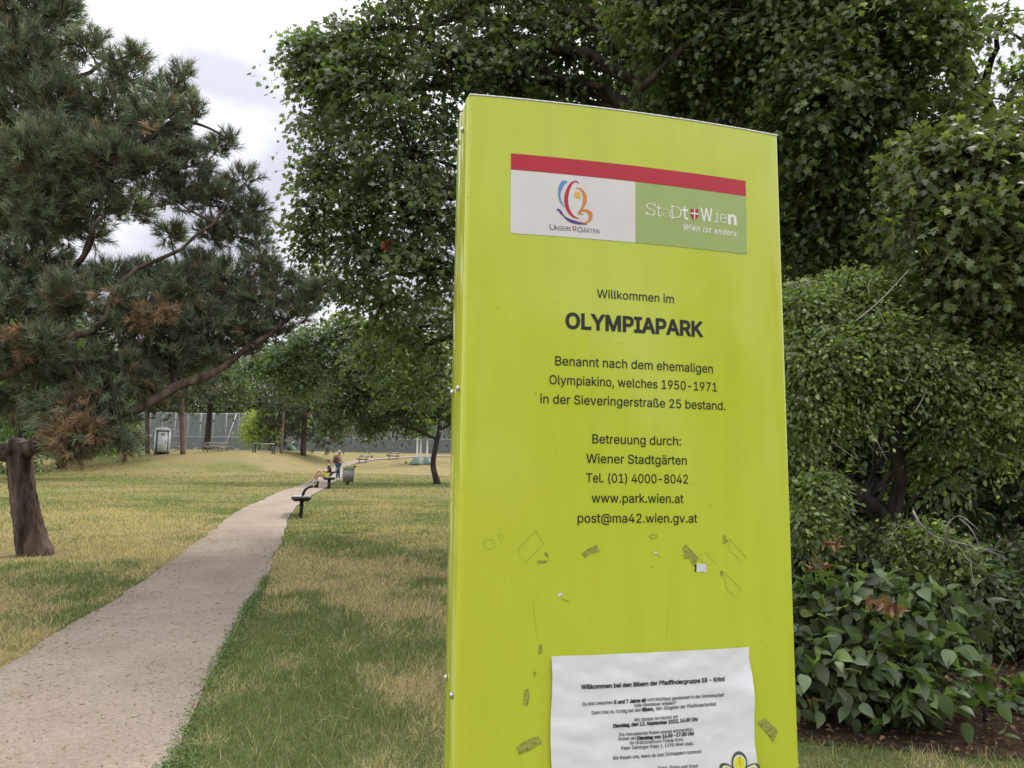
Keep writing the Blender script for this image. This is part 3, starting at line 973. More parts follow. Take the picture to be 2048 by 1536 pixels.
fill(F1, 'paper_scrap', Q([(1132, 197), (1150, 196), (1168, 208), (1152, 213)]), M['white'])
fill(F1, 'paper_scrap', Q([(1407, 272), (1463, 270), (1466, 300), (1463, 327), (1440, 320), (1406, 324)]), M['white'])
fill(F1, 'tape_residue', Q([(1391, 276), (1403, 275), (1402, 320), (1391, 318), (1396, 298)]), M['ink'])
strip(F1, 'scratch', Q([(390, 470), (400, 600), (415, 720)]), 0.45, M['scratch'], 9)
strip(F1, 'scratch', Q([(1222, 540), (1223, 640), (1222, 760)]), 0.35, M['scratch'], 9)
for pts in ([(1077, 1290), (1084, 1288), (1083, 1306), (1077, 1308)], [(1048, 1380), (1056, 1376), (1059, 1392), (1055, 1412), (1047, 1410)], [(1066, 1342), (1073, 1344), (1069, 1356)],
            [(1032, 1494), (1056, 1478), (1076, 1472), (1084, 1486), (1060, 1500), (1038, 1510)], [(1514, 1446), (1530, 1436), (1556, 1462), (1546, 1484), (1536, 1470), (1524, 1456)]):
    fill(F1, 'tape_residue', pts, M['residue'])

# --- the scout poster taped to the sign
pa, pb = sgn(1101.3, 1311.1), sgn(1495.1, 1292.9)
PWD = float(np.linalg.norm(pb - pa))
pe1 = (pb - pa) / PWD
pe2 = np.array([pe1[1], -pe1[0]])
PHT = PWD * 1.414
def poff(a, b_):
    """height of the crumpled sheet above the sign; a across, b down, metres"""
    w = 0.0016 * vnoise(a * 1.2, b_ * 2.4, 0, 40, 51) + 0.0018 * np.abs(vnoise(a, b_ * 1.6, 0, 60, 52)) + 0.0010 * np.abs(vnoise(a + b_ * .5, b_ * 1.5, 0, 120, 53)) + 0.0004 * vnoise(a, b_, 0, 260, 54)
    w = w + 0.002 * np.exp(-((a - 0.145) / 0.012) ** 2 - ((b_ - 0.02) / 0.03) ** 2)
    edge = np.clip((a - PWD * 0.86) / (PWD * 0.14), 0, 1) * sm((b_ - 0.02) / 0.05)
    return 0.0042 + 0.5 * w + 0.006 * edge ** 2
def psurf(u, h, off=0.0):
    q = np.stack([u, h], -1) - pa
    a, b_ = q @ pe1, q @ pe2
    return face(u, h, poff(a, b_) + off)
na, nb2 = 70, 98
A, B = np.meshgrid(np.linspace(0, PWD, na), np.linspace(0, PHT, nb2))
wob = 0.0045 * np.sin(B * 30 + 1.0) * (A / PWD) ** 6 * sm((B - 0.015) / 0.03) + 0.006 * sm((B - 0.03) / 0.08) * (A / PWD) ** 8 + 0.0012 * np.sin(B * 45) * (1 - A / PWD) ** 8
uv = pa + (A + wob)[..., None] * pe1 + B[..., None] * pe2
top = psurf(uv[..., 0].ravel(), uv[..., 1].ravel())
posr = empty('poster', top[0], 0, 'crumpled white scout group notice taped low on the lime green sign', 'poster')
PO = np.array(posr.location)
i, j = np.meshgrid(np.arange(nb2 - 1), np.arange(na - 1), indexing='ij')
q = np.stack([i * na + j, (i + 1) * na + j, (i + 1) * na + j + 1, i * na + j + 1], -1).reshape(-1, 4)
mb = MB(); mb.add(top - PO, q)
mb.build('paper_sheet', M['paper'], posr, True)
PS = Surf(lambda u, h: psurf(u, h, 0.0007), posr, PO)
V = lambda x, y: (x / 4.452 + 1080, y / 4.452 + 1270)
for s_, L, R, c, bo in (('Willkommen bei den Bibern der Pfadfindergruppe 58 - Krim!', (355, 474), (1630, 401), 38, 0.02),
        ('Du bist zwischen', (368, 621), (637, 606), 31, 0), ('5 und 7 Jahre alt', (648, 606), (934, 586), 31, 0.03), ('und möchtest gemeinsam in der Gemeinschaft', (946, 582), (1622, 538), 31, 0),
        ('tolle Abenteuer erleben?', (828, 634), (1198, 606), 30, 0),
        ('Dann bist du richtig bei den', (450, 698), (888, 672), 31, 0), ('Bibern,', (898, 671), (1003, 664), 31, 0.03), ('den Jüngsten der Pfadfinderfamilie!', (1018, 661), (1552, 619), 31, 0),
        ('Wir starten im Herbst am', (825, 761), (1212, 728), 30, 0), ('Dienstag, den 12. September 2023, 16.00 Uhr', (637, 815), (1392, 754), 32, 0.025),
        ('Die Heimabende finden einmal wöchentlich,', (693, 893), (1354, 844), 30, 0), ('immer am', (687, 930), (842, 921), 30, 0), ('Dienstag von 16.00 -17.00 Uhr', (852, 925), (1360, 881), 31, 0.03),
        ('im Grätzlzentrum Frieda Krim,', (790, 966), (1268, 934), 30, 0), ('Pater Zeininger Platz 1, 1190 Wien statt.', (710, 1011), (1354, 969), 30, 0),
        ('Wir freuen uns, wenn du zum Schnuppern kommst!', (635, 1100), (1422, 1041), 32, 0), ('Petra, Sonja und Vroni', (1036, 1190), (1390, 1168), 32, 0)):
    write(PS, s_, V(*L), V(*R), c / 4.452, M['ink'], bold=bo + 0.010, level=False)
def petal(cx, cy, rx, ry, rot, k=18):
    o = []
    for a in np.linspace(0, 2 * math.pi, k, endpoint=False):
        x, y = rx * math.sin(a), -ry * math.cos(a)
        o.append(V(cx + x * math.cos(rot) - y * math.sin(rot), cy + x * math.sin(rot) + y * math.cos(rot)))
    return o
lilyr = empty('lily_emblem'); lilyr.parent = posr
for off, gr, mt in ((0.0008, 1.0, 'lilygreen'), (0.0012, 0.80, 'offwhite'), (0.0016, 0.66, 'lily')):
    sf = Surf(lambda u, h, o_=off: psurf(u, h, o_), lilyr, PO)
    for cx, cy, rx, ry, ro in ((1752, 1125, 66, 105, 0.0), (1655, 1205, 58, 92, -0.75), (1850, 1195, 58, 92, 0.75), (1752, 1260, 90, 34, 0.0)):
        fill(sf, {'lilygreen': 'green_outline', 'offwhite': 'white_petal', 'lily': 'yellow_petal'}[mt], petal(cx, cy, rx * gr, ry * gr - (10 if gr < 1 else 0), ro), M[mt])
sf = Surf(lambda u, h: psurf(u, h, 0.0020), lilyr, PO)
strip(sf, 'petal_vein', [V(1756, 1060), V(1750, 1100), V(1758, 1150)], 0.8, M['lilygreen'], 7)

# ------------------------------------------------------------------ pines
NEEDLE = np.array([(-0.5, 0, 0), (0.5, 0, 0), (0.18, 1, 0), (-0.18, 1, 0)])
def tufts(mb, pos, axis, n_per, length, width, col, spread=(0.28, 1.0)):
    """shoots with needles standing off them: bottle brushes"""
    N = len(pos)
    s = np.repeat(np.arange(N), n_per)
    K_ = len(s)
    ax = axis[s]
    p = nrm(np.cross(ax, rng.normal(size=(K_, 3))))
    al = spread[0] + (spread[1] - spread[0]) * rng.random(K_)
    d = ax * np.cos(al)[:, None] + p * np.sin(al)[:, None]
    st = pos[s] + ax * (rng.random(K_) * length * 1.1)[:, None]
    sd = nrm(np.cross(d, rng.normal(size=(K_, 3))))
    ln = length * (0.7 + 0.5 * rng.random(K_))
    w = width * (0.8 + 0.4 * rng.random(K_))
    v = st[:, None] + sd[:, None] * (NEEDLE[None, :, 0] * w[:, None])[..., None] + d[:, None] * (NEEDLE[None, :, 1] * ln[:, None])[..., None]
    c = col[s] * (1 + 0.2 * rng.normal(size=K_)).clip(0.5, 1.6)[:, None]
    f = np.arange(K_ * 4).reshape(-1, 4)
    mb.add(v.reshape(-1, 3), f, np.repeat(c, 4, 0))

def pine(name, label, trunk, tr, limb_list, blobs, n, n_per, length, width, brown=0.10, bark='bark_pine', group=None, seg=14, green=(0.162, 0.196, 0.132), low=None, dense=1.0, auto=True, bumpy=0.05, twig=0.6):
    base = np.asarray(trunk[0], float)
    root = empty(name, base, 0, label, 'pine tree', group)
    tp = spline(np.array(trunk), 60 if seg > 20 else 24)
    t_ = np.linspace(0, 1, len(tp))
    r = np.interp(t_, np.linspace(0, 1, len(tr)), tr)
    if seg > 20:
        r = r * (1 + 0.30 * np.exp(-t_ * 9))
    tp[0, 2] -= 0.15
    mb = MB()
    mb.tube(tp - base, r, seg, bump=bumpy, seed=3)
    if seg > 20:                                        # deep furrows in the bark of the near trunk
        v = mb.v[-1].reshape(len(tp), seg, 3)
        cen_ = (tp - base)[:, None]
        k_ = np.arange(seg)[None, :]; h_ = np.arange(len(tp))[:, None]
        fur = 0.05 * np.sin(k_ * 2.4 + 2.2 * vnoise(h_ * 0.25 + 0 * k_, k_ * 0.3 + 0 * h_, 0, 1.0, 61)) + 0.04 * vnoise(h_ * 0.8 + 0 * k_, k_ * 1.7 + 0 * h_, 0, 1.0, 62)
        mb.v[-1] = (cen_ + (v - cen_) * (1 + fur[..., None])).reshape(-1, 3)
    nodes = [tp - base]
    for L, r0, r1 in limb_list:
        q = spline(np.array(L), 16) - base
        q[1:-1] += rng.normal(size=(14, 3)) * 0.025
        mb.tube(q, np.linspace(r0, r1, 16), 9, bump=0.08, cap=True, seed=int(r0 * 1000))
        nodes.append(q)
    bl = [(np.asarray(b[0]) - base, b[1]) for b in blobs]
    nd = np.concatenate(nodes)
    if auto:
        for c, rr in bl:
            dd = np.linalg.norm(nd - c, axis=1) + 0.8 * np.maximum(nd[:, 2] - c[2], 0)
            a = nd[dd.argmin()]
            L = np.linalg.norm(c - a)
            if L < 0.15: continue
            mid = a * 0.5 + c * 0.5 - np.array([0, 0, 0.07 * L]) + rng.normal(size=3) * 0.07 * L
            mb.tube(spline(np.array([a, mid, c]), 7), np.linspace(0.018 + 0.012 * L, 0.011, 7), 6, cap=False)
    C, k, d = sprays(bl, n, (0.2, 1.0))
    ax = nrm(0.6 * d + np.array([0, 0, 0.65]) + 0.38 * rng.normal(size=(n, 3)))
    if low is not None:
        hang = (C[:, 2] + base[2] < low)
        ax[hang] = nrm(0.7 * d[hang] + np.array([0, 0, -0.15]) + 0.45 * rng.normal(size=(hang.sum(), 3)))
    col = np.array(green) * (1 + 0.30 * rng.normal(size=n)).clip(0.5, 1.7)[:, None]
    inner = ((C - np.array([b[0] for b in bl])[k]) * d).sum(-1)
    pb_ = brown * (1 + 1.6 * (d[:, 2] < -0.2))
    bn = rng.random(n) < pb_ * (0.5 + 1.0 * rng.random(len(bl))[k])
    col[bn] = np.array([0.17, 0.12, 0.075]) * (1 + 0.3 * rng.normal(size=bn.sum())).clip(0.4, 1.7)[:, None]
    lf = MB()
    tufts(lf, C, ax, n_per, length, width, col)
    Cb = np.array([b[0] for b in bl])
    sel = rng.random(n) < twig
    twigs(mb, Cb[k][sel] * 0.55 + C[sel] * 0.45, C[sel] + ax[sel] * length, 0.010, 0.005)
    mb.build('trunk', M[bark], root, True)
    lf.build('crown', M['needle'], root)
    return root, base

# the near pine on the left
pb0 = G(70, 1110)
D0 = float((pb0 - CAM) @ FWD)
dd = D0
near_trunk = [pb0, P(55, 1040, dd), P(46, 980, dd), P(42, 930, dd), P(41, 884, dd)]
near_limbs = [
    ([P(42, 908, dd + .03), P(10, 908, dd + .1), P(-50, 880, dd + .3), P(-110, 760, dd + .5), P(-120, 560, dd + .6), P(-60, 330, dd + .6), P(20, 120, dd + .6), P(60, -60, dd + .6)], 0.155, 0.04),
    ([P(45, 905, dd), P(80, 893, dd - .25), P(105, 868, dd - .5), P(130, 835, dd - .6), P(200, 815, dd - .6), P(275, 818, dd - .5), P(345, 778, dd - .3), P(430, 738, dd), P(510, 690, dd + .2), P(580, 630, dd + .4), P(648, 578, dd + .5)], 0.135, 0.016),
    ([P(-60, 775, dd - .3), P(5, 752, dd - .5), P(70, 716, dd - .7), P(140, 672, dd - .8), P(215, 640, dd - .8), P(225, 586, dd - .6), P(262, 548, dd - .4), P(375, 492, dd - .1), P(430, 446, dd + .1)], 0.075, 0.018),
    ([P(-30, 802, dd), P(60, 796, dd - .2), P(140, 784, dd - .2), P(230, 792, dd)], 0.06, 0.03),
    ([P(215, 815, dd - .5), P(215, 740, dd - .2), P(258, 700, dd), P(275, 650, dd + .2), P(330, 600, dd + .3), P(440, 560, dd + .4), P(540, 545, dd + .5)], 0.075, 0.02),
    ([P(-5, 560, dd + .6), P(60, 530, dd + .2), P(140, 535, dd - .2), P(176, 503, dd - .4), P(210, 430, dd - .5)], 0.085, 0.025),
    ([P(0, 420, dd + .6), P(90, 380, dd + .2), P(200, 330, dd), P(320, 270, dd), P(395, 225, dd + .2)], 0.07, 0.02),
    ([P(20, 250, dd + .6), P(90, 190, dd + .4), P(180, 140, dd + .3), P(275, 105, dd + .3)], 0.06, 0.015),
    ([P(140, 690, dd - .8), P(160, 760, dd - .9), P(182, 815, dd - .95), P(165, 860, dd - .95)], 0.028, 0.012),
]
NB = [(50, 30, .6, 95), (125, 20, .4, 35), (60, 130, .4, 90), (170, 95, .3, 38), (203, 82, .3, 16), (30, 230, .5, 90), (120, 205, .2, 70), (250, 150, .3, 45), (268, 112, .3, 22), (345, 185, .4, 40), (366, 150, .4, 18),
      (220, 230, .3, 70), (320, 250, .1, 70), (388, 225, .3, 24), (100, 320, -.3, 90), (200, 325, -.2, 80), (300, 335, -.1, 65), (375, 330, .2, 48), (438, 300, .4, 24), (462, 282, .4, 12), (0, 400, .1, 80), (90, 430, -.2, 75),
      (190, 410, -.2, 55), (425, 390, .4, 45), (490, 365, .5, 28), (500, 425, .5, 35), (475, 465, .5, 45), (350, 400, .2, 40), (300, 560, .6, 45), (515, 475, .5, 26), (520, 530, .4, 35), (560, 565, .5, 28), (612, 590, .5, 30),
      (640, 578, .5, 16), (585, 625, .5, 38), (525, 600, .4, 50), (450, 570, .4, 55), (370, 585, .1, 55), (290, 620, -.3, 60), (420, 650, .1, 60), (500, 655, .4, 48), (335, 690, -.1, 60), (235, 655, -.4, 55), (60, 540, 0, 85),
      (20, 630, -.4, 70), (140, 600, -.5, 60), (0, 710, -.5, 45), (95, 690, -.8, 45), (175, 720, -.6, 50), (262, 745, -.4, 55), (350, 735, .1, 45), (415, 715, .2, 38), (200, 790, -.6, 50), (120, 820, -.7, 45), (232, 850, -.7, 40),
      (243, 895, -.6, 20), (170, 872, -.9, 36), (130, 888, -.9, 32), (290, 770, -.4, 28), (470, 610, .5, 40), (20, 320, .9, 90), (60, 430, 1.2, 90), (150, 300, 1.1, 80), (260, 420, 1.0, 40), (340, 470, .9, 25), (545, 665, .6, 30), (180, 470, 0, 30), (400, 530, .5, 30), (420, 470, .5, 30), (80, 760, -.3, 50), (150, 760, -.3, 45), (30, 800, 0, 45), (100, 610, .3, 70), (220, 560, .2, 40), (390, 640, .5, 55), (480, 690, .5, 36)]
nb = px_blobs([(a, b_, dd + c, r_ * 0.92, 0.9) for a, b_, c, r_ in NB])
near, nbase = pine('near_pine', 'large near pine with rough sawn off trunk and brown dead tufts beside the path', near_trunk, [0.20, 0.19, 0.18, 0.172, 0.17], near_limbs, nb, 10500, 32, 0.135, 0.0098, brown=0.06, seg=40, low=P(0, 780, dd)[2], bumpy=0.03)
near.name = 'pine_tree'
# the sawn stub on its trunk, and one strong cluster of dead needles low on the crown
mb = MB()
q = np.array([P(36, 905, dd), P(38, 890, dd - .02), P(42, 882, dd - .02)]) - nbase
mb.tube(q, [0.18, 0.175, 0.14], 20, bump=0.05, seed=4)
mb.build('sawn_stub', M['bark_pine'], near, True)
dn = MB()
db = px_blobs([(150, 885, dd - 1.0, 45), (120, 870, dd - 1.0, 26), (180, 860, dd - 1.0, 30), (150, 820, dd - .9, 28), (60, 665, dd - .9, 26), (300, 640, dd - .6, 28), (330, 615, dd - .6, 20), (295, 265, dd - .5, 12), (45, 700, dd - .8, 20), (215, 590, dd - .7, 16)])
db = [(c - nbase, r_) for c, r_ in db]
C, k, d = sprays(db, 300, (0.1, 1))
tufts(dn, C, nrm(0.6 * d + [0, 0, -0.1] + 0.5 * rng.normal(size=(300, 3))), 36, 0.12, 0.008, np.array([0.27, 0.185, 0.115]) * (1 + 0.3 * rng.normal(size=300)).clip(0.4, 1.6)[:, None])
dn.build('dead_needles', M['needle'], near)

def simple_pine(px, dist, top_py, crown_r, label, crown_from=0.45, bark='bark_red', r=0.2, n=620, lean=0.0, squash=0.7, group='pines at the far side of the lawn', green=(0.062, 0.085, 0.050), ns=9, side=1.0, seedv=0):
    rr_ = np.random.default_rng(seedv)
    b0 = G(px, dist)
    top = P(px, top_py, float((b0 - CAM) @ FWD))
    H = top[2] - b0[2]
    tr_ = [b0, b0 + [lean * 0.4, 0, H * 0.4], b0 + [lean, 0, H * 0.96]]
    bl = []
    for q in range(ns):
        f = crown_from + (1 - crown_from) * (q + 0.5) / ns
        a = q * 2.4 + rr_.random()
        rad = crown_r * (1 - 0.75 * ((f - crown_from) / (1 - crown_from)) ** 1.5)
        for s_ in range(2):
            aa = a + s_ * 3.1 + 0.6 * rr_.normal()
            bl.append((b0 + np.array([lean * f + math.cos(aa) * rad * 0.62, math.sin(aa) * rad * 0.62, H * f]), np.array([rad * 0.55, rad * 0.55, rad * 0.55 * squash])))
    return pine('pine_tree', label, tr_, [r, r * 0.8, r * 0.25], [], bl, n, 26, 0.42, 0.045, brown=0.06, bark=bark, group=group, seg=10, green=green, twig=0.25)
simple_pine(606, 910.5, 640, 5.2, 'dark pine with thick grey trunk and low boughs behind the seated person', 0.10, 'bark_pine', 0.34, 1500, squash=0.6, seedv=1, ns=10)
simple_pine(295, 908, 690, 3.4, 'reddish pine just left of the portable toilet', 0.40, 'bark_red', 0.22, 420, -0.7, seedv=2)
simple_pine(366, 908.5, 650, 4.0, 'reddish leaning pine just right of the portable toilet', 0.42, 'bark_red', 0.24, 620, -1.0, seedv=3)
simple_pine(562, 907, 660, 4.0, 'slim brown pine between the trestle table and the white trunked tree', 0.42, 'bark_red', 0.13, 480, 0.3, seedv=4)

# ------------------------------------------------------------------ broadleaved trees
# big maple whose trunk stands behind the sign
A_b = [(650, 130, 14, 75), (615, 85, 14, 30), (690, 110, 14, 80), (640, 160, 14, 50), (622, 110, 14, 35), (800, 60, 14, 90), (760, 180, 13.5, 110), (680, 240, 13.8, 65), (685, 330, 13.5, 80), (635, 360, 13.5, 42), (620, 430, 13.5, 46),
       (690, 440, 13.3, 85), (640, 490, 13.5, 42), (655, 560, 14, 38), (740, 530, 13.3, 85), (820, 300, 13, 120), (820, 420, 13, 110), (860, 540, 13, 95), (760, 610, 14, 75), (900, 120, 13, 120), (1000, 60, 13.5, 130), (1010, 170, 13, 95),
       (1130, 110, 13, 110), (1250, 60, 13.5, 120), (1100, -70, 13.5, 150), (900, -90, 13.5, 140), (830, 660, 15, 95), (760, 690, 16, 65), (860, 750, 16.5, 80), (1280, 170, 13.5, 100), (1000, 420, 14.5, 120), (1120, 300, 15, 130), (1100, 600, 15, 120),
       (598, 75, 14, 12), (600, 130, 14, 14), (604, 255, 14, 20), (578, 452, 13.5, 14), (590, 500, 13.5, 16), (612, 560, 13.8, 18), (640, 590, 14, 16), (1250, 450, 15, 130), (1300, -60, 13.5, 140)]
bA = ground_at(1190, 14.2)
Atree = broad_tree('maple_tree', 'big dark maple filling the sky behind the left half of the sign', 'maple tree', [bA, bA + [0.1, 0, 1.6], P(1225, 560, 13.6), P(1258, 330, 13.2), P(1285, 140, 12.4), P(1312, -10, 12.2), P(1330, -200, 12.2)], [0.24, 0.2, 0.18, 0.16, 0.14, 0.11, 0.05],
           px_blobs(A_b), 2000, 32, 0.20, 0.088, MAP, (0.095, 0.135, 0.064), group='maples round the sign', pale=0.09, hang=0.55, flat=0.24, up=1.05, limb_r=0.09, var=0.25, shell=(0.35, 1.12))
db = px_blobs([(770, 490, 12.6, 13), (778, 484, 12.6, 8)])
C, k, d = sprays([(c - np.array(Atree.location), r_) for c, r_ in db], 22, (0, 1))
a, t, nn = frame(rng.normal(size=(22, 3)), nrm(rng.normal(size=(22, 3)) - [0, 0, .8]))
mb = MB(); scatter(mb, MAPLE * [.7, 1, 2], MAPLE_F, C, a, t, nn, np.full(22, 0.085), np.array([0.36, 0.12, 0.055]) * (1 + 0.3 * rng.normal(size=22)).clip(.4, 1.6)[:, None])
mb.build('dead_leaves', M['leaf_matte'], Atree)
# small maple with the low crown whose trunk shows left of the sign
bB = G(875, 968)
dB = float((bB - CAM) @ FWD)
B_b = [(560, 725, 0, 55), (505, 735, 0, 34), (620, 690, 0, 65), (600, 765, 0, 48), (690, 720, 0, 70), (760, 760, 0, 70), (700, 800, 0, 55), (740, 845, 1, 42), (810, 825, 1, 55), (860, 780, 0, 70), (800, 740, -2, 60), (905, 815, 2, 55), (880, 700, 0, 65),
       (960, 770, 3, 80), (1000, 690, 2, 80), (660, 840, -1, 26), (690, 655, 0, 50), (760, 680, 1, 60), (940, 850, 3, 40)]
broad_tree('maple_tree', 'small maple with a low spreading crown and slim dark trunk left of the sign', 'maple tree', [bB, P(866, 930, dB), P(872, 890, dB), P(880, 850, dB), P(868, 790, dB), P(860, 700, dB)], [0.17, 0.14, 0.13, 0.12, 0.08, 0.03],
           px_blobs([(a, b_, dB + c, r_, 0.75) for a, b_, c, r_ in B_b]), 1900, 26, 0.34, 0.14, MAP, (0.075, 0.118, 0.052), group='maples round the sign', pale=0.1, shell=(0.2, 0.92), hang=0.6, limb_r=0.09)
# maple over the right half of the picture
C_b = [(1350, 30, 11, 120), (1480, 90, 11, 125), (1420, 200, 11.5, 100), (1600, 60, 10.5, 130), (1740, 60, 10, 140), (1650, 190, 10, 130), (1790, 180, 10, 115), (1600, 320, 10.5, 100), (1700, 330, 10.5, 100), (1600, 440, 10.8, 75), (1690, 450, 10.8, 85),
       (1640, 525, 11, 60), (1750, 500, 10.8, 75), (2000, 50, 10.2, 42), (2040, 160, 10.5, 48), (1885, 60, 9.5, 52), (1940, 235, 9.8, 48), (1340, 215, 12, 85), (1500, 250, 11.5, 85), (1560, -80, 10.5, 150), (1800, -80, 10, 150), (1400, -100, 11, 150), (1500, 420, 12, 120), (1420, 520, 12.5, 120)]
bC = ground_at(2160, 11.6)
broad_tree('maple_tree', 'dark maple overhanging the right half of the sign with bare horizontal limbs', 'maple tree', [bC, P(2150, 900, 11.6), P(2120, 600, 11.5), P(2040, 350, 11.3), P(1930, 120, 11), P(1840, -150, 11)], [0.17, 0.15, 0.13, 0.11, 0.08, 0.03],
           px_blobs(C_b), 1850, 34, 0.20, 0.086, MAP, (0.108, 0.148, 0.062), group='maples round the sign', pale=0.06, hang=0.55, flat=0.24, up=1.05, limb_r=0.07, shell=(0.35, 1.08), extra=[([P(1280, 180, 10.6), P(1420, 60, 10.3), P(1540, 38, 10.2), P(1660, 30, 10.2), P(1760, 44, 10.2)], 0.05, 0.014), ([P(1540, 38, 10.2), P(1480, 20, 10.1), P(1400, 28, 10)], 0.02, 0.008), ([P(2100, 130, 10.5), P(2000, 60, 10), P(1900, 90, 9.8), P(1840, 130, 9.8)], 0.022, 0.008), ([P(2080, 20, 10.5), P(1990, 30, 10), P(1930, 70, 9.8)], 0.012, 0.005), ([P(2060, 210, 10.5), P(1960, 200, 10), P(1880, 240, 9.8)], 0.014, 0.006)])
# paler maple reaching in from the right edge
bE = ground_at(2330, 8.2)
E_b = [(1880, 330, 7.6, 85), (1985, 320, 7.6, 95), (1850, 420, 7.6, 65), (1950, 440, 7.4, 95), (2050, 390, 7.4, 95), (1905, 540, 7.4, 62), (2000, 540, 7.4, 80), (2090, 500, 7.4, 90), (1820, 305, 7.7, 30), (2140, 250, 7.6, 110), (2240, 400, 7.8, 140), (2060, 600, 7.6, 60)]
broad_tree('maple_tree', 'paler maple bough of broad leaves reaching in at the right edge', 'maple tree', [bE, P(2320, 1000, 8.2), P(2300, 700, 8.2), P(2280, 400, 8.1), P(2250, 150, 8)], [0.13, 0.11, 0.1, 0.08, 0.03],
           px_blobs(E_b), 680, 30, 0.16, 0.08, MAP, (0.115, 0.145, 0.058), group='maples round the sign', pale=0.1, hang=0.7, limb_r=0.05)
# small-leaved tree in the middle of the hedge
D_b = [(1610, 620, 7.5, 70), (1700, 605, 7.8, 80), (1640, 710, 7.2, 85), (1750, 695, 7.4, 85), (1610, 810, 7.2, 65), (1710, 790, 7.4, 62), (1840, 640, 7.8, 75), (1850, 735, 7.4, 80), (1940, 700, 7.8, 85), (1895, 830, 7.4, 62), (1990, 775, 7.4, 75), (1975, 640, 8.2, 75),
       (2050, 690, 8, 70), (1640, 985, 6.9, 46), (1605, 1045, 6.8, 46), (1650, 1065, 6.9, 30), (1850, 930, 8, 50), (1850, 1085, 6.7, 42), (1905, 1120, 6.5, 44), (1800, 1070, 6.7, 24), (2020, 880, 7.6, 55), (1620, 900, 7.2, 30), (1560, 760, 7.6, 70), (1560, 660, 7.8, 70)]
bD = ground_at(1800, 7.9)
Dtree = broad_tree('field_maple', 'small leaved tree with a dark slanting trunk in the hedge right of the sign', 'hedge tree', [bD, P(1792, 1130, 7.9), P(1770, 1045, 7.8), P(1715, 985, 7.7), P(1645, 930, 7.6), P(1600, 870, 7.6), P(1580, 780, 7.6)], [0.11, 0.10, 0.095, 0.085, 0.07, 0.045, 0.02],
           px_blobs(D_b), 1700, 34, 0.12, 0.055, OVA, (0.160, 0.215, 0.088), pale=0.18, hang=0.25, limb_r=0.02, var=0.28, twig=0.5)
dbase = np.array(Dtree.location)
mb = MB()
mb.tube(spline([P(1775, 1060, 7.8), P(1800, 960, 7.7), P(1798, 870, 7.6), P(1824, 812, 7.6), P(1765, 782, 7.4), P(1735, 765, 7.3)], 22) - dbase, np.linspace(0.075, 0.03, 22), 10, bump=0.06)
mb.tube(spline([P(1824, 812, 7.6), P(1880, 740, 7.7), P(1950, 690, 7.8)], 12) - dbase, np.linspace(0.04, 0.015, 12), 8)
mb.build('forked_limb', M['bark'], Dtree, True)
Z7 = lambda x, y, d: P(x / 2.866 + 1540, y / 2.866 + 1000, d)
for pts, r0 in (([(820, 60), (850, 120), (930, 200), (1005, 225)], .010), ([(1005, 225), (1010, 150), (1050, 105), (1100, 95), (1160, 140), (1210, 185)], .006), ([(1085, 105), (1150, 165), (1190, 240), (1198, 340)], .005),
                ([(1005, 225), (1100, 250), (1220, 280), (1350, 345)], .006), ([(1220, 275), (1300, 290), (1350, 305)], .003), ([(1005, 225), (1080, 270), (1155, 355), (1195, 370)], .005), ([(1000, 225), (985, 280), (965, 340)], .004),
                ([(1010, 230), (1025, 300), (1010, 370)], .004), ([(680, 235), (740, 150), (800, 160), (880, 140)], .004), ([(1150, 360), (1160, 430), (1180, 490), (1170, 560)], .005), ([(1180, 490), (1210, 460), (1260, 460)], .003), ([(885, 770), (945, 820), (990, 890)], .004), ([(945, 820), (930, 870)], .003)):
    q = spline([Z7(x, y, 6.3 + 0.15 * math.sin(x * 0.02)) for x, y in pts], 14)
    mb = MB(); mb.tube(q - dbase, np.linspace(r0, r0 * 0.45, 14), 5); mb.build('dead_twig', M['twig'], Dtree)
Y6 = lambda x, y, d: P(x / 2.743 + 1540, y / 2.743 + 540, d)
for pts, r0 in (([(470, 280), (580, 190), (680, 90), (760, 0)], .007), ([(580, 200), (610, 250), (630, 295)], .005), ([(530, 850), (580, 930), (645, 1050)], .005), ([(600, 1000), (655, 995)], .003), ([(795, 780), (835, 710), (860, 650)], .005), ([(700, 600), (740, 610), (760, 580)], .005), ([(80, 80), (160, 75), (175, 100), (200, 70), (310, 70)], .005), ([(340, 940), (420, 1000), (480, 1040)], .004), ([(545, 130), (540, 80), (560, 50)], .004)):
    q = spline([Y6(x, y, 6.75) for x, y in pts], 12)
    mb = MB(); mb.tube(q - dbase, np.linspace(r0, r0 * 0.5, 12), 5); mb.build('dead_twig', M['twig'], Dtree)

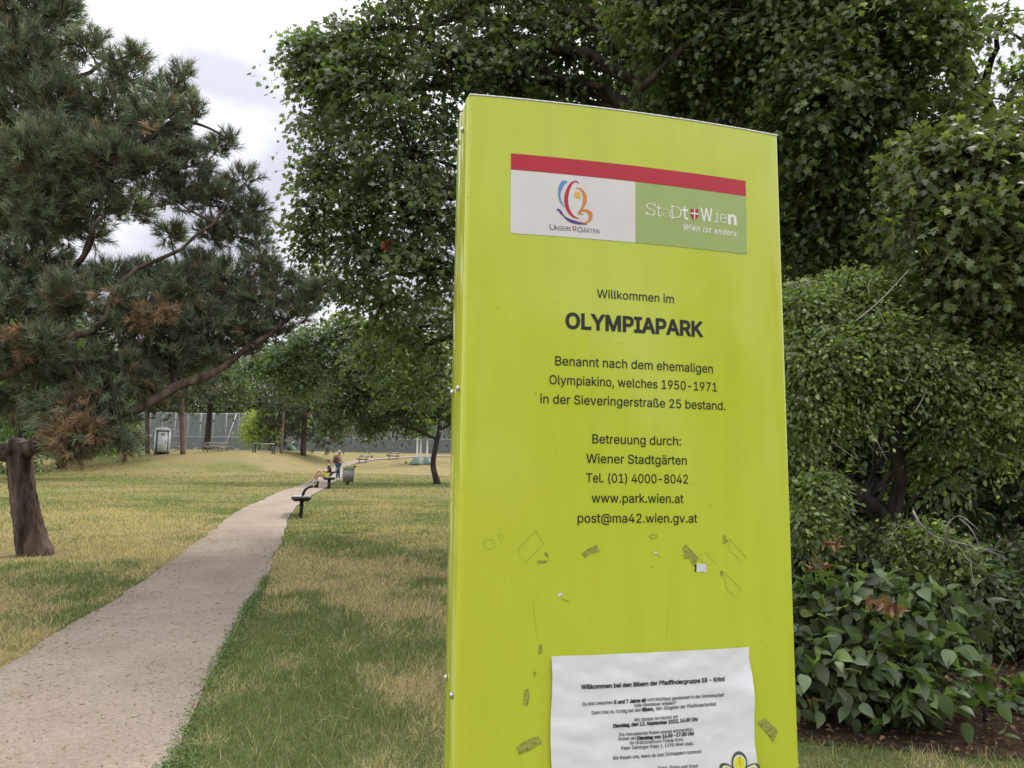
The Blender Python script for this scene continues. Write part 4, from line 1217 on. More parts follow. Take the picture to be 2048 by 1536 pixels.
# ------------------------------------------------------------------ shrubs in the soil bed
def shrub(name, label, px, py, blobs, n, per, rad, size, tmpl, col, matn='leaf', stems=9, group=None, **kw):
    base = G(px, py)
    root = empty(name, base, 0, label, 'shrub', group)
    bl = [(c - base, r_) for c, r_ in blobs]
    st, lf = MB(), MB()
    for c, r_ in bl:
        a = np.array([0.25 * rng.normal(), 0.12 * rng.normal(), -0.03])
        st.tube(spline([a, (a + c) / 2 + [0.1 * rng.normal(), 0, 0.08], c], 9), np.linspace(0.013, 0.005, 9), 6)
    cc, k = leaf_crown(lf, bl, n, per, rad, size, tmpl, col, **kw)
    twigs(st, np.array([b[0] for b in bl])[k], cc, 0.006, 0.003)
    st.build('stems', M['bark'], root, True)
    lf.build('foliage', M[matn], root)
    return root
E1 = [(1640, 1190, 5.0, 45), (1610, 1290, 4.75, 50), (1690, 1220, 4.9, 45), (1660, 1330, 4.65, 50), (1740, 1310, 4.7, 50), (1720, 1372, 4.6, 40), (1790, 1230, 4.9, 50), (1850, 1200, 4.9, 45), (1910, 1210, 4.8, 36), (1810, 1320, 4.65, 50), (1880, 1300, 4.7, 48), (1800, 1365, 4.55, 42), (1850, 1368, 4.55, 36), (1910, 1340, 4.7, 28), (1560, 1250, 4.9, 60), (1580, 1370, 4.7, 45), (1700, 1170, 5.1, 40), (1770, 1170, 5.1, 35)]
sh = shrub('broad_leaved_shrub', 'low shrub with large grey green oval leaves beside the sign', 1760, 1440, px_blobs([(a, b_, d_, r_ * .85) for a, b_, d_, r_ in E1]), 300, 6, 0.085, 0.10, BRO, (0.088, 0.13, 0.054), 'leaf', var=0.28, hang=0.35, flat=0.25, up=1.1, pale=0.08)
sb = np.array(sh.location)
mb = MB()
db = px_blobs([(1745, 1200, 4.55, 14), (1765, 1205, 4.55, 16), (1785, 1212, 4.55, 16), (1797, 1222, 4.55, 9), (1665, 1085, 5.5, 14), (1630, 1125, 5.3, 14), (1655, 1128, 5.3, 12), (1620, 1395, 4.5, 10)])
C, k, d = sprays(db, 60, (0, 1))
a, t, nn = frame(rng.normal(size=(60, 3)), nrm(rng.normal(size=(60, 3)) * 0.5 - [0, 0, 1.0]))
scatter(mb, BROAD * np.array([0.55, 1, 1.5]), BROAD_F, C - sb, a, t, nn, np.full(60, 0.075), np.array([0.20, 0.105, 0.06]) * (1 + 0.3 * rng.normal(size=60)).clip(0.4, 1.6)[:, None])
mb.build('dead_leaves', M['leaf_matte'], sh)
E2 = [(1990, 1180, 6.4, 65), (2050, 1230, 6.2, 60), (1960, 1130, 6.8, 50), (2000, 1260, 6.2, 40), (2090, 1150, 6.6, 80), (1960, 1230, 6.6, 40), (2150, 1250, 6.2, 80)]
shrub('small_leaved_shrub', 'dark small leaved shrub at the right edge behind the broad leaved one', 2020, 1330, px_blobs(E2), 330, 26, 0.10, 0.062, OVA, (0.080, 0.115, 0.055), var=0.25, hang=0.3)
E3 = [(1600, 1120, 7.6, 70), (1700, 1150, 7.8, 70), (1760, 1120, 8.2, 60), (1830, 1180, 8, 60), (1560, 1200, 7.4, 70), (1660, 1230, 7.5, 50), (1900, 1180, 8, 50)]
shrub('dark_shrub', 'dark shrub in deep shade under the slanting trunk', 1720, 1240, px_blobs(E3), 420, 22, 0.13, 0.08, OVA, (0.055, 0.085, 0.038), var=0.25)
# ivy-like seedlings and litter on the soil
def bed_points(n, x0, x1, y0, y1):
    x, y = x0 + (x1 - x0) * rng.random(n), y0 + (y1 - y0) * rng.random(n)
    k = in_poly(x, y, bed_poly)
    return x[k], y[k]
x, y = bed_points(5200, 1.2, 5.5, 4.2, 9)
z = terrain(x, y) + 0.03
n = len(x)
a, t, nn = frame(np.array([0, 0, 1.0]) + 0.6 * rng.normal(size=(n, 3)), rng.normal(size=(n, 3)) * [1, 1, 0.3])
lc = np.array([[0.12, 0.066, 0.038], [0.20, 0.13, 0.075], [0.065, 0.038, 0.025], [0.26, 0.15, 0.085]])[rng.integers(0, 4, n)]
mb = MB(); scatter(mb, OVAL * [1, 1, 1.8], OVAL_F, np.c_[x, y, z], a, t, nn, 0.02 + 0.035 * rng.random(n), 0.75 * lc * (1 + 0.25 * rng.normal(size=n)).clip(0.4, 1.6)[:, None])
tag(mb.build('fallen_leaves', M['leaf_matte']), 'brown fallen leaves littering the soil bed', kind='stuff')
mb = MB()
vb = [(G(1925, 1420), 0.20), (G(1965, 1405), 0.2), (G(2020, 1420), 0.24), (G(1800, 1450), 0.08), (G(2090, 1400), 0.3), (G(1660, 1420), 0.12), (G(1760, 1465), 0.07)]
vb = [(c + [0, 0, 0.05], np.array([r_, r_, 0.06])) for c, r_ in vb]
leaf_crown(mb, vb, 70, 5, 0.06, 0.075, MAP, (0.075, 0.125, 0.035), hang=0.1, up=1.5, shell=(0, 1))
tag(mb.build('ivy', M['leaf']), 'low lobed green ground cover leaves on the soil', kind='stuff')

# ------------------------------------------------------------------ trees beyond: right-hand wood
def wood_tree(px, dist, top_py, label, col=(0.07, 0.105, 0.042), n=520, size=0.16, wide=3.2, low=0.12, cat='tree', group='trees standing behind the hedge', tmpl=OVA, seedv=0, per=20, tr=0.11):
    rr_ = np.random.default_rng(500 + seedv)
    b0 = ground_at(px, dist)
    H = P(px, top_py, float((b0 - CAM) @ FWD))[2] - b0[2]
    bl = []
    for q in range(15):
        f = low + (1 - low) * (q + 0.5) / 15
        a = q * 2.4 + rr_.random()
        rad = wide * (0.55 + 0.45 * math.sin(math.pi * min(1, f * 0.95 + 0.1))) * (1 if f < .8 else 0.7)
        rb = wide * 0.42 * (0.8 + 0.4 * rr_.random())
        bl.append((b0 + np.array([math.cos(a) * rad * 0.65, math.sin(a) * rad * 0.65, H * f]), np.array([rb, rb, rb * 0.75])))
    return broad_tree('broadleaf_tree', label, cat, [b0, b0 + [0.1, 0, H * 0.4], b0 + [0, 0.1, H * 0.9]], [tr, tr * 0.75, tr * 0.2], bl, n, per, size * 2.4, size, tmpl, col, group=group, limb_r=tr * 0.5, seg=9, twig=0.3)
wood_tree(1650, 13.5, 480, 'shaded tree behind the hedge nearest the sign', seedv=1, wide=2.4, n=620)
wood_tree(1850, 14.5, 520, 'shaded tree behind the hedge above the arching dead twigs', seedv=2, wide=2.6, n=620, col=(0.065, 0.1, 0.04))
wood_tree(2060, 13.5, 560, 'shaded tree behind the hedge at the right edge', seedv=3, wide=2.6, n=560, col=(0.065, 0.105, 0.05))
wood_tree(1740, 23, 400, 'tall tree deep in the wood behind the hedge', (0.06, 0.10, 0.028), seedv=4, wide=4.2, n=520, size=0.22)
wood_tree(2010, 25, 450, 'tall bluish tree deep in the wood at the right', (0.045, 0.085, 0.05), seedv=5, wide=4.5, n=520, size=0.22)
wood_tree(1480, 22, 500, 'tall tree in the wood hidden mostly by the sign', (0.05, 0.085, 0.03), seedv=6, wide=4.0, n=380, size=0.22)
wood_tree(1880, 45, 560, 'far sunlit tree glimpsed through the wood', (0.09, 0.13, 0.035), seedv=7, wide=7, n=420, size=0.35, tr=0.25)

# left side, beyond the near pine
LG = 'trees closing the far side of the park'
wood_tree(30, 42, 600, 'leafy green tree seen through the lower boughs of the near pine', (0.075, 0.125, 0.035), seedv=11, wide=5.5, n=800, size=0.2, low=0.3, group=LG, tr=0.22)
wood_tree(120, 58, 640, 'bright green tree behind the near pine', (0.095, 0.15, 0.04), seedv=12, wide=4.6, n=800, size=0.24, low=0.3, group=LG, tr=0.25)
wood_tree(-120, 50, 560, 'tree at the left edge behind the near pine', (0.06, 0.095, 0.035), seedv=13, wide=7, n=700, size=0.26, low=0.05, group=LG, tr=0.25)
wood_tree(150, 70, 830, 'dark rounded bush left of the portable toilet', (0.045, 0.07, 0.034), seedv=14, wide=5.5, n=380, size=0.3, low=0.1, group=LG)
t3 = wood_tree(411, 84, 690, 'forked broadleaf tree with a dark bare trunk in front of the court fence', (0.06, 0.09, 0.042), seedv=15, wide=5.0, n=520, size=0.32, low=0.52, group=LG, tr=0.34)
wood_tree(516, 96, 828, 'small yellow green tree in front of the court fence', (0.20, 0.27, 0.035), seedv=16, wide=2.3, n=330, size=0.22, low=0.28, group=LG, tr=0.07)
wood_tree(592, 100, 775, 'slender yellow green tree above the white trunk', (0.17, 0.24, 0.04), seedv=17, wide=1.3, n=220, size=0.22, low=0.4, group=LG, tr=0.06)
for px_, ds, tp_, lb, co, wd in ((270, 128, 735, 'grey green tree beyond the court fence behind the toilet', (0.055, 0.08, 0.042), 9), (355, 136, 700, 'tall tree beyond the court fence behind the leaning pine', (0.05, 0.075, 0.04), 10),
        (455, 132, 760, 'round crowned tree beyond the court fence behind the forked tree', (0.06, 0.085, 0.045), 9), (540, 140, 690, 'dark tree beyond the court fence behind the yellow green tree', (0.042, 0.065, 0.04), 10),
        (620, 134, 720, 'dark tree beyond the court fence behind the thick pine', (0.045, 0.07, 0.042), 9), (705, 142, 740, 'tree beyond the court fence above the walking person', (0.06, 0.09, 0.045), 9),
        (790, 132, 760, 'green tree beyond the court fence behind the small maple', (0.075, 0.11, 0.04), 9), (880, 138, 750, 'tree beyond the court fence beside the sign edge', (0.11, 0.16, 0.04), 9),
        (990, 130, 740, 'tree beyond the court fence hidden by the left part of the sign', (0.07, 0.1, 0.045), 10), (1110, 136, 720, 'tree beyond the court fence hidden by the middle of the sign', (0.06, 0.09, 0.04), 10), (1240, 128, 730, 'tree beyond the court fence hidden by the right part of the sign', (0.06, 0.095, 0.045), 10), (150, 125, 740, 'tree beyond the lawn at the far left', (0.06, 0.09, 0.04), 9), (20, 120, 700, 'tree beyond the lawn behind the sawn pine trunk', (0.055, 0.085, 0.04), 10)):
    wood_tree(px_, ds, tp_, lb, co, seedv=int(px_), wide=wd, n=900, size=0.5, low=0.04, group=LG, tr=0.35, per=18)

# ------------------------------------------------------------------ benches, bin, toilet, tables, fence
def path_frame(p):
    k = int(((PATH_R - np.asarray(p)[:2]) ** 2).sum(1).argmin())
    return math.atan2(tdir[k][1], tdir[k][0]) - math.pi / 2
def on_ground(p):
    return np.array([p[0], p[1], float(terrain(p[0], p[1]))])
bench = empty('park_bench', (0, 0, 0))
mb = MB()
seat_prof = [(-0.24, 0.475), (-0.17, 0.41), (0.17, 0.41), (0.24, 0.475), (0.24, 0.505), (-0.24, 0.505)]
def along_y(prof, y0, y1):
    n = len(prof)
    v = [(x, y0, z) for x, z in prof] + [(x, y1, z) for x, z in prof]
    return v, [list(range(n)), list(range(n, 2 * n))[::-1]] + [[a, n + a, n + (a + 1) % n, (a + 1) % n] for a in range(n)]
mb.add(*along_y(seat_prof, -0.9, 0.9)); mb.build('seat_frame', M['black_metal'], bench)
mb = MB()
for q in range(4):
    mb.box((-0.172 + q * 0.115, 0, 0.519), (0.105, 1.8, 0.026), None, 0.004)
mb.build('seat', M['grey_wood'], bench)
mb = MB()
ry = np.array([[math.cos(.22), 0, math.sin(.22)], [0, 1, 0], [-math.sin(.22), 0, math.cos(.22)]])
for q in range(2):
    mb.box(np.array([0.33, 0, 0.83]) + ry @ np.array([-0.035, 0, -0.045 + q * 0.10]), (0.03, 1.8, 0.09), ry, 0.004)
mb.build('backrest', M['grey_wood'], bench)
for y in (-0.62, 0.62):
    mb = MB(); mb.box((0, y, 0.19), (0.07, 0.06, 0.50), None, 0.006); mb.box((0, y, 0.0), (0.2, 0.16, 0.03)); mb.build('leg', M['black_metal'], bench)
    mb = MB()
    arc = [(0.02, 0.50), (0.03, 0.58), (0.06, 0.66), (0.12, 0.725), (0.20, 0.765), (0.30, 0.775), (0.40, 0.775)]
    arc = spline(np.array([(x, y, z) for x, z in arc]), 14)
    for k in range(13):
        c = (arc[k] + arc[k + 1]) / 2; d_ = arc[k + 1] - arc[k]; an = math.atan2(d_[2], d_[0])
        R = np.array([[math.cos(an), 0, -math.sin(an)], [0, 1, 0], [math.sin(an), 0, math.cos(an)]])
        mb.box(c, (np.linalg.norm(d_) * 1.25, 0.05, 0.055), R)
    mb.box((0.375, y, 0.84), (0.05, 0.055, 0.17), ry, 0.004)
    mb.build('back_arm', M['black_metal'], bench)
BG = 'single post benches along the path'
bspots = [((601, 1036), 0.62, 'empty black bench with one post and curved back arm nearest on the path', 0), ((657, 977), 0.3, 'bench where the person in yellow shorts sits', 0),
          ((725, 926), 0, 'distant empty bench beside the far bend of the path beyond the litter bin', 0.5), ((786, 919), 0, 'most distant bench against the fence beyond the path bend', 0.2)]
B2 = None
for q, (pp, sh_, lb, dr) in enumerate(bspots):
    o = bench if q == 0 else copy_tree(bench)
    g = G(*pp)
    rz = path_frame(g) if q < 2 else -1.0 + dr
    c = on_ground(g + rotz(rz) @ np.array([0, sh_, 0]))
    o.location = c - [0, 0, 0.02]; o.rotation_euler = (0, 0, rz)
    tag(o, lb, 'bench', BG)
    if q == 1: B2 = (c, rz)
    if q == 0: B1 = (c, rz)

# bin
M['bin_grey'] = plain('bin_grey', (0.16, 0.165, 0.16), 0.5, 0.3, 0.12, 6)
M['bin_green'] = plain('bin_green', (0.13, 0.26, 0.07), 0.5)
g = G(696, 970)
binr = empty('litter_bin', g, 0.55, 'grey metal litter bin with a green rim standing beside the path', 'bin')
mb = MB()
def rbox(z, s): return [(x * s, y * s, z) for x, y in ((-.27, -.12), (-.17, -.2), (.17, -.2), (.27, -.12), (.27, .12), (.17, .2), (-.17, .2), (-.27, .12))]
v = np.array(rbox(0.14, 0.9) + rbox(0.80, 1.0))
mb.add(v, [list(range(8))[::-1], list(range(8, 16))] + [[k, (k + 1) % 8, 8 + (k + 1) % 8, 8 + k] for k in range(8)]); mb.build('bin_body', M['bin_grey'], binr)
mb = MB(); v = np.array(rbox(0.80, 1.02) + rbox(0.91, 1.02)); mb.add(v, [list(range(8))[::-1], list(range(8, 16))] + [[k, (k + 1) % 8, 8 + (k + 1) % 8, 8 + k] for k in range(8)]); mb.build('green_rim', M['bin_green'], binr)
mb = MB(); v = np.array(rbox(0.91, 0.9) + rbox(0.95, 0.8)); mb.add(v, [list(range(8))[::-1], list(range(8, 16))] + [[k, (k + 1) % 8, 8 + (k + 1) % 8, 8 + k] for k in range(8)]); mb.build('lid', M['bin_grey'], binr)
mb = MB(); mb.box((0, 0, 0.04), (0.07, 0.07, 0.22)); mb.box((0.0, 0.215, 0.5), (0.06, 0.03, 1.0)); mb.build('post', M['black_metal'], binr)
mb = MB(); mb.box((0.33, 0.0, 0.96), (0.12, 0.12, 0.10), None, 0.01); mb.box((0.24, 0, 0.935), (0.1, 0.04, 0.03)); mb.build('ash_tray', M['black_metal'], binr)

# portable toilet
M['teal'] = plain('teal_plastic', (0.055, 0.14, 0.165), 0.45); M['plastic_white'] = plain('white_plastic', (0.70, 0.71, 0.70), 0.45, var=0.06, scale=4)
M['dark'] = plain('dark_plastic', (0.03, 0.03, 0.035), 0.6)
g = G(323, 908)
wc = empty('portable_toilet', g, 0.36, 'white and teal portable toilet cabin between two pine trunks', 'toilet cabin')
mb = MB(); mb.box((0, 0, 1.1), (1.16, 1.16, 1.9), None, 0.05); mb.build('cabin', M['teal'], wc)
mb = MB(); mb.box((0, 0, 0.09), (1.2, 1.2, 0.14), None, 0.02); mb.build('skid', M['dark'], wc)
mb = MB()
rp_ = [(-0.66, 2.04), (-0.62, 2.17), (-0.45, 2.28), (-0.2, 2.33), (0.2, 2.33), (0.45, 2.28), (0.62, 2.17), (0.66, 2.04)]
mb.add(*along_y(rp_, -0.64, 0.64)); mb.build('roof', M['plastic_white'], wc)
for x in (-0.56, 0.56):
    for y in (-0.56, 0.56):
        mb = MB(); mb.box((x, y, 1.1), (0.12, 0.12, 1.88), None, 0.02); mb.build('corner_post', M['plastic_white'], wc)
mb = MB(); mb.box((0.05, -0.585, 1.06), (0.78, 0.03, 1.72), None, 0.01); door = mb.build('door', M['plastic_white'], wc)
mb = MB(); mb.box((0.31, -0.61, 1.05), (0.05, 0.03, 0.16)); mb.build('handle', M['dark'], door)
mb = MB(); mb.box((0.05, -0.603, 1.70), (0.3, 0.008, 0.22)); mb.build('vent', M['galv'], door)

# picnic tables
tb = empty('picnic_table', (0, 0, 0))
mb = MB(); mb.box((0, 0, 0.74), (1.9, 0.75, 0.06), None, 0.01); mb.build('table_top', M['grey_wood'], tb)
for y in (-0.68, 0.68):
    mb = MB(); mb.box((0, y, 0.45), (1.9, 0.28, 0.05), None, 0.01); mb.build('bench_board', M['grey_wood'], tb)
for x in (-0.65, 0.65):
    mb = MB()
    for s_ in (-1, 1):
        an = s_ * 0.42; R = np.array([[1, 0, 0], [0, math.cos(an), -math.sin(an)], [0, math.sin(an), math.cos(an)]])
        mb.box((x, s_ * 0.42, 0.36), (0.07, 0.09, 0.80), R)
    mb.box((x + 0.075, 0, 0.40), (0.06, 1.5, 0.08)); mb.build('leg_frame', M['grey_wood'], tb)
for q, (pp, rz, lb) in enumerate((((408, 906), 0.1, 'pale wooden picnic table under the forked broadleaf tree'), ((300, 907), 0.2, 'wooden picnic table half hidden behind the reddish pine trunk'), ((383, 905), 0.0, 'wooden picnic table just right of the leaning pine'))):
    o = tb if q == 0 else copy_tree(tb)
    g = G(*pp); g = on_ground(g + [0, 2 + 2 * q, 0])
    o.location = g; o.rotation_euler = (0, 0, rz)
    tag(o, lb, 'picnic table', 'picnic tables before the court fence')
g = on_ground(G(520, 908) + [0, 1.0, 0])
tr_ = empty('trestle_table', g, 0.05, 'dark narrow trestle table with splayed legs below the yellow green tree', 'table')
mb = MB(); mb.box((0, 0, 0.9), (1.75, 0.45, 0.08), None, 0.01); mb.build('table_top', M['galv'], tr_)
for x in (-0.75, 0.75):
    for s_ in (-1, 1):
        mb = MB(); mb.tube(np.array([(x, 0.15 * s_, 0.87), (x + 0.12 * np.sign(x), 0.42 * s_, 0.0)]), [0.05, 0.05], 8); mb.build('leg', M['black_metal'], tr_)

# court fence
def mesh_mat(name, col, alpha, stripes):
    mt, nt, b, out = new_mat(name)
    b.inputs['Base Color'].default_value = (*col, 1); b.inputs['Roughness'].default_value = 0.7
    tc = nt.nodes.new('ShaderNodeTexCoord'); wv = nt.nodes.new('ShaderNodeTexWave')
    wv.bands_direction = 'X'; wv.inputs['Scale'].default_value = stripes
    nt.links.new(tc.outputs['Object'], wv.inputs['Vector'])
    r = ramp(nt, wv.outputs['Fac'], [(0.2, (alpha - .05,) * 3), (0.8, (alpha + .05,) * 3)])
    nt.links.new(r.outputs['Color'], b.inputs['Alpha'])
    return mt
M['net'] = mesh_mat('fence_mesh', (0.22, 0.245, 0.25), 0.58, 0.9); M['bars'] = mesh_mat('fence_bars', (0.15, 0.165, 0.17), 0.76, 1.3)
M['pole'] = plain('pale_pole', (0.50, 0.52, 0.53), 0.5, 0.3, 0.08)
fx = []
for px_ in np.linspace(140, 1600, 58):
    g = ground_at(px_, 116 - 0.004 * (px_ - 140)); fx.append(g)
fx = np.array(fx)
fen = empty('court_fence', fx[len(fx) // 2], 0, 'tall grey mesh ball court fence with pale posts closing the far lawn', 'fence')
fo = np.array(fen.location)
for q, g in enumerate(fx):
    mb = MB(); mb.tube(np.array([g - fo - [0, 0, .2], g - fo + [0, 0, 5.6]]), [0.055 if q % 2 else 0.075] * 2, 8); mb.build('post', M['pole'], fen, True)
mb = MB()
for a, b_ in zip(fx[:-1], fx[1:]):
    v = np.array([a + [0, 0, 2.05], b_ + [0, 0, 2.05], b_ + [0, 0, 5.5], a + [0, 0, 5.5]]) - fo + [0, -0.09, 0]
    mb.add(v, [[0, 1, 2, 3]])
mb.build('mesh_panel', M['net'], fen)
mb = MB()
for a, b_ in zip(fx[:-1], fx[1:]):
    v = np.array([a, b_, b_ + [0, 0, 2.0], a + [0, 0, 2.0]]) - fo + [0, -0.09, 0]
    mb.add(v, [[0, 1, 2, 3]])
mb.build('bar_panel', M['bars'], fen)
mb = MB()
for h in (2.02, 5.52):
    mb.tube(fx - fo + [0, 0, h], np.full(len(fx), 0.035), 6)
mb.build('rail', M['pole'], fen)
for px_, dx in ((446, 1.3), (577, 1.1)):
    g = ground_at(px_, 112) - fo
    mb = MB(); mb.tube(np.array([g, g + [dx, 0.6, 5.4]]), [0.06, 0.05], 8); mb.build('brace', M['pole'], fen, True)

# young white-trunked trees with watering bags
M['limewash'] = plain('limewashed_bark', (0.68, 0.68, 0.64), 0.8, var=0.12, scale=9); M['bag'] = plain('bag_green', (0.12, 0.19, 0.16), 0.55, var=0.2, scale=6)
for px_, py_, ds, lb in ((584, 909, 96, 'young white trunked tree by the slender yellow green tree'), (833, 920, 92, 'young white trunked tree, left of the three beside the small maple'), (840, 919, 95, 'young white trunked tree, middle of the three beside the small maple'), (853, 919, 93, 'young white trunked tree, right of the three beside the small maple')):
    g = ground_at(px_, ds)
    t = empty('young_tree', g, 0, lb, 'young tree', 'young trees with white painted trunks')
    mb = MB(); mb.tube(spline([(0, 0, -.1), (0.03, 0, 2.0), (0.02, 0.02, 4.2)], 10), np.linspace(0.13, 0.085, 10), 9); mb.build('trunk', M['limewash'], t, True)
    lf = MB(); leaf_crown(lf, [(np.array([0.1 * math.sin(k * 2), 0.2 * math.cos(k * 2), 4.1 + 0.45 * k]), np.array([0.9, 0.9, 0.6]) * (1 - 0.08 * k)) for k in range(6)], 70, 14, 0.35, 0.26, OVA, (0.08, 0.125, 0.035)); lf.build('crown', M['leaf'], t)
    if px_ != 840:
        g2 = g + np.array([-0.02 if px_ < 850 else 0.1, -0.05, 0])
        a = np.linspace(0, 2 * math.pi, 24, endpoint=False)
        mb = MB(); rows = []
        for zz, rr in ((0.0, .62), (0.12, .66), (0.4, .5), (0.65, .34), (0.8, .24), (0.86, .2)):
            w = rr * (1 + 0.10 * np.sin(5 * a + zz * 4) + 0.06 * np.sin(9 * a))
            rows.append(np.c_[w * np.cos(a) * (1.35 if px_ > 700 else 0.8), w * np.sin(a), zz + 0.04 * np.sin(3 * a)])
        v = np.concatenate(rows); i, j = np.meshgrid(np.arange(5), np.arange(24), indexing='ij')
        mb.add(v, np.stack([i * 24 + j, i * 24 + (j + 1) % 24, (i + 1) * 24 + (j + 1) % 24, (i + 1) * 24 + j], -1).reshape(-1, 4))
        o = mb.build('watering_bag', M['bag'], None, True); o.location = g2
        tag(o, {584: 'sagging green watering bag round the white trunk by the slender tree', 833: 'green watering bag, left of the two at the white trunks', 853: 'green watering bag, right of the two at the white trunks'}[px_], 'watering bag', 'watering bags round young trunks')

# ------------------------------------------------------------------ people
M['skin'] = plain('skin', (0.50, 0.30, 0.22), 0.55, var=0.06); M['black_cloth'] = plain('black_cloth', (0.018, 0.018, 0.02), 0.85); M['yellow_cloth'] = plain('yellow_cloth', (0.52, 0.47, 0.08), 0.8)
M['pink_cloth'] = plain('pink_cloth', (0.60, 0.38, 0.36), 0.85, var=0.2, scale=18); M['jeans'] = plain('blue_jeans', (0.09, 0.15, 0.27), 0.85, var=0.25, scale=25); M['pack'] = plain('brown_pack', (0.17, 0.075, 0.06), 0.7)
M['brown_hair'] = plain('brown_hair', (0.10, 0.06, 0.035), 0.7); M['grey_hair'] = plain('pale_hair', (0.55, 0.50, 0.44), 0.7); M['shoe'] = plain('white_shoe', (0.72, 0.72, 0.72), 0.6); M['grey_shoe'] = plain('grey_shoe', (0.24, 0.23, 0.23), 0.6)
def skin_mesh(name, joints, edges, mat, parent=None, sub=2):
    """one continuous surface grown over a skeleton: joints {name: (x, y, z, radius[, radius2])}"""
    keys = list(joints)
    me = bpy.data.meshes.new(name)
    me.from_pydata([joints[k][:3] for k in keys], [(keys.index(a), keys.index(b_)) for a, b_ in edges], [])
    o = bpy.data.objects.new(name, me)
    COL.objects.link(o)
    o.modifiers.new('skin', 'SKIN').use_smooth_shade = True
    if not me.skin_vertices:
        bm = bmesh.new(); bm.from_mesh(me); bm.verts.layers.skin.verify(); bm.to_mesh(me); bm.free()
    sv = me.skin_vertices[0].data
    for q, k in enumerate(keys):
        r_ = joints[k][3:]
        sv[q].radius = (r_[0], r_[-1])
        sv[q].use_root = q == 0
    s_ = o.modifiers.new('sub', 'SUBSURF'); s_.levels = s_.render_levels = sub
    dg = bpy.context.evaluated_depsgraph_get()
    me2 = bpy.data.meshes.new_from_object(o.evaluated_get(dg), depsgraph=dg)
    bpy.data.objects.remove(o); bpy.data.meshes.remove(me)
    me2.name = name
    me2.materials.clear(); me2.materials.append(mat)
    return link(name, me2, parent)
def chain(*ks): return list(zip(ks[:-1], ks[1:]))
def hand(J, E, side, wrist, d, palm_n):
    """five short finger chains beyond the wrist joint"""
    d = nrm(np.array(d, float)); n = nrm(np.array(palm_n, float)); s_ = np.cross(d, n)
    w = np.array(J[wrist][:3]); pm = w + d * 0.055
    J[side + 'palm'] = (*pm, 0.036, 0.02); E.append((wrist, side + 'palm'))
    for q, (off, ln) in enumerate(((-0.030, .062), (-0.010, .075), (0.010, .07), (0.029, .055))):
        a = pm + d * 0.04 + s_ * off; b_ = a + d * ln * 0.55 + n * 0.012; c = b_ + d * ln * 0.35 + n * 0.03
        for z, p_, r_ in (('a', a, .0105), ('b', b_, .0095), ('c', c, .008)): J['%sf%d%s' % (side, q, z)] = (*p_, r_)
        E += [(side + 'palm', '%sf%da' % (side, q)), ('%sf%da' % (side, q), '%sf%db' % (side, q)), ('%sf%db' % (side, q), '%sf%dc' % (side, q))]
    a = pm - s_ * 0.045 + n * 0.01; b_ = a - s_ * 0.015 + d * 0.035 + n * 0.02
    J[side + 't0'] = (*a, .012); J[side + 't1'] = (*b_, .009); E += [(side + 'palm', side + 't0'), (side + 't0', side + 't1')]
def head(J, E, neck, c, f, up=(0, 0, 1)):
    """skull, jaw, nose and ears; c centre of the head, f where the face looks"""
    c = np.array(c, float); f = nrm(np.array(f, float)); u = nrm(np.array(up, float)); s_ = np.cross(f, u)
    J['skull'] = (*(c + u * 0.035 - f * 0.012), 0.082, 0.092); J['crown'] = (*(c + u * 0.10 - f * 0.01), 0.052)
    J['jaw'] = (*(c - u * 0.055 + f * 0.03), 0.052); J['chin'] = (*(c - u * 0.085 + f * 0.055), 0.03); J['nose'] = (*(c + f * 0.112 - u * 0.01), 0.013)
    J['ear_l'] = (*(c + s_ * 0.088), 0.017); J['ear_r'] = (*(c - s_ * 0.088), 0.017)
    E += [(neck, 'jaw'), ('jaw', 'skull'), ('skull', 'crown'), ('jaw', 'chin'), ('skull', 'nose'), ('skull', 'ear_l'), ('skull', 'ear_r')]
    return c, f, u, s_
def hair_cap(name, c, f, u, mat, parent, long=0.0):
    mb = MB(); a = np.linspace(0, 2 * math.pi, 20, endpoint=False); rows = []
    s_ = np.cross(f, u)
    for k, th in enumerate(np.linspace(0.05, 1.0, 9)):
        ph = th * (1.62 + 0.35 * (-np.cos(a))) + 0 * a
        r_ = 0.106 * (1 + 0.03 * np.sin(7 * a + k))
        rows.append((c + u * 0.028 - f * 0.012)[None] + (u[None] * np.cos(ph)[:, None] * 1.12 + (f[None] * np.cos(a)[:, None] * 1.05 + s_[None] * np.sin(a)[:, None] * 0.92) * np.sin(ph)[:, None]) * r_[:, None])
    v = np.concatenate(rows); i, j = np.meshgrid(np.arange(8), np.arange(20), indexing='ij')
    mb.add(v, np.stack([i * 20 + j, i * 20 + (j + 1) % 20, (i + 1) * 20 + (j + 1) % 20, (i + 1) * 20 + j], -1).reshape(-1, 4)); mb.add(rows[0], [list(range(20))])
    return mb.build(name, mat, parent, True)
def eyes(c, f, u, parent):
    s_ = np.cross(f, u); mb = MB()
    for q in (-1, 1):
        mb.box(c + f * 0.083 + s_ * 0.032 * q + u * 0.018, (0.016, 0.016, 0.012), None, 0.004)
    mb.build('eyes', M['dark'], parent)

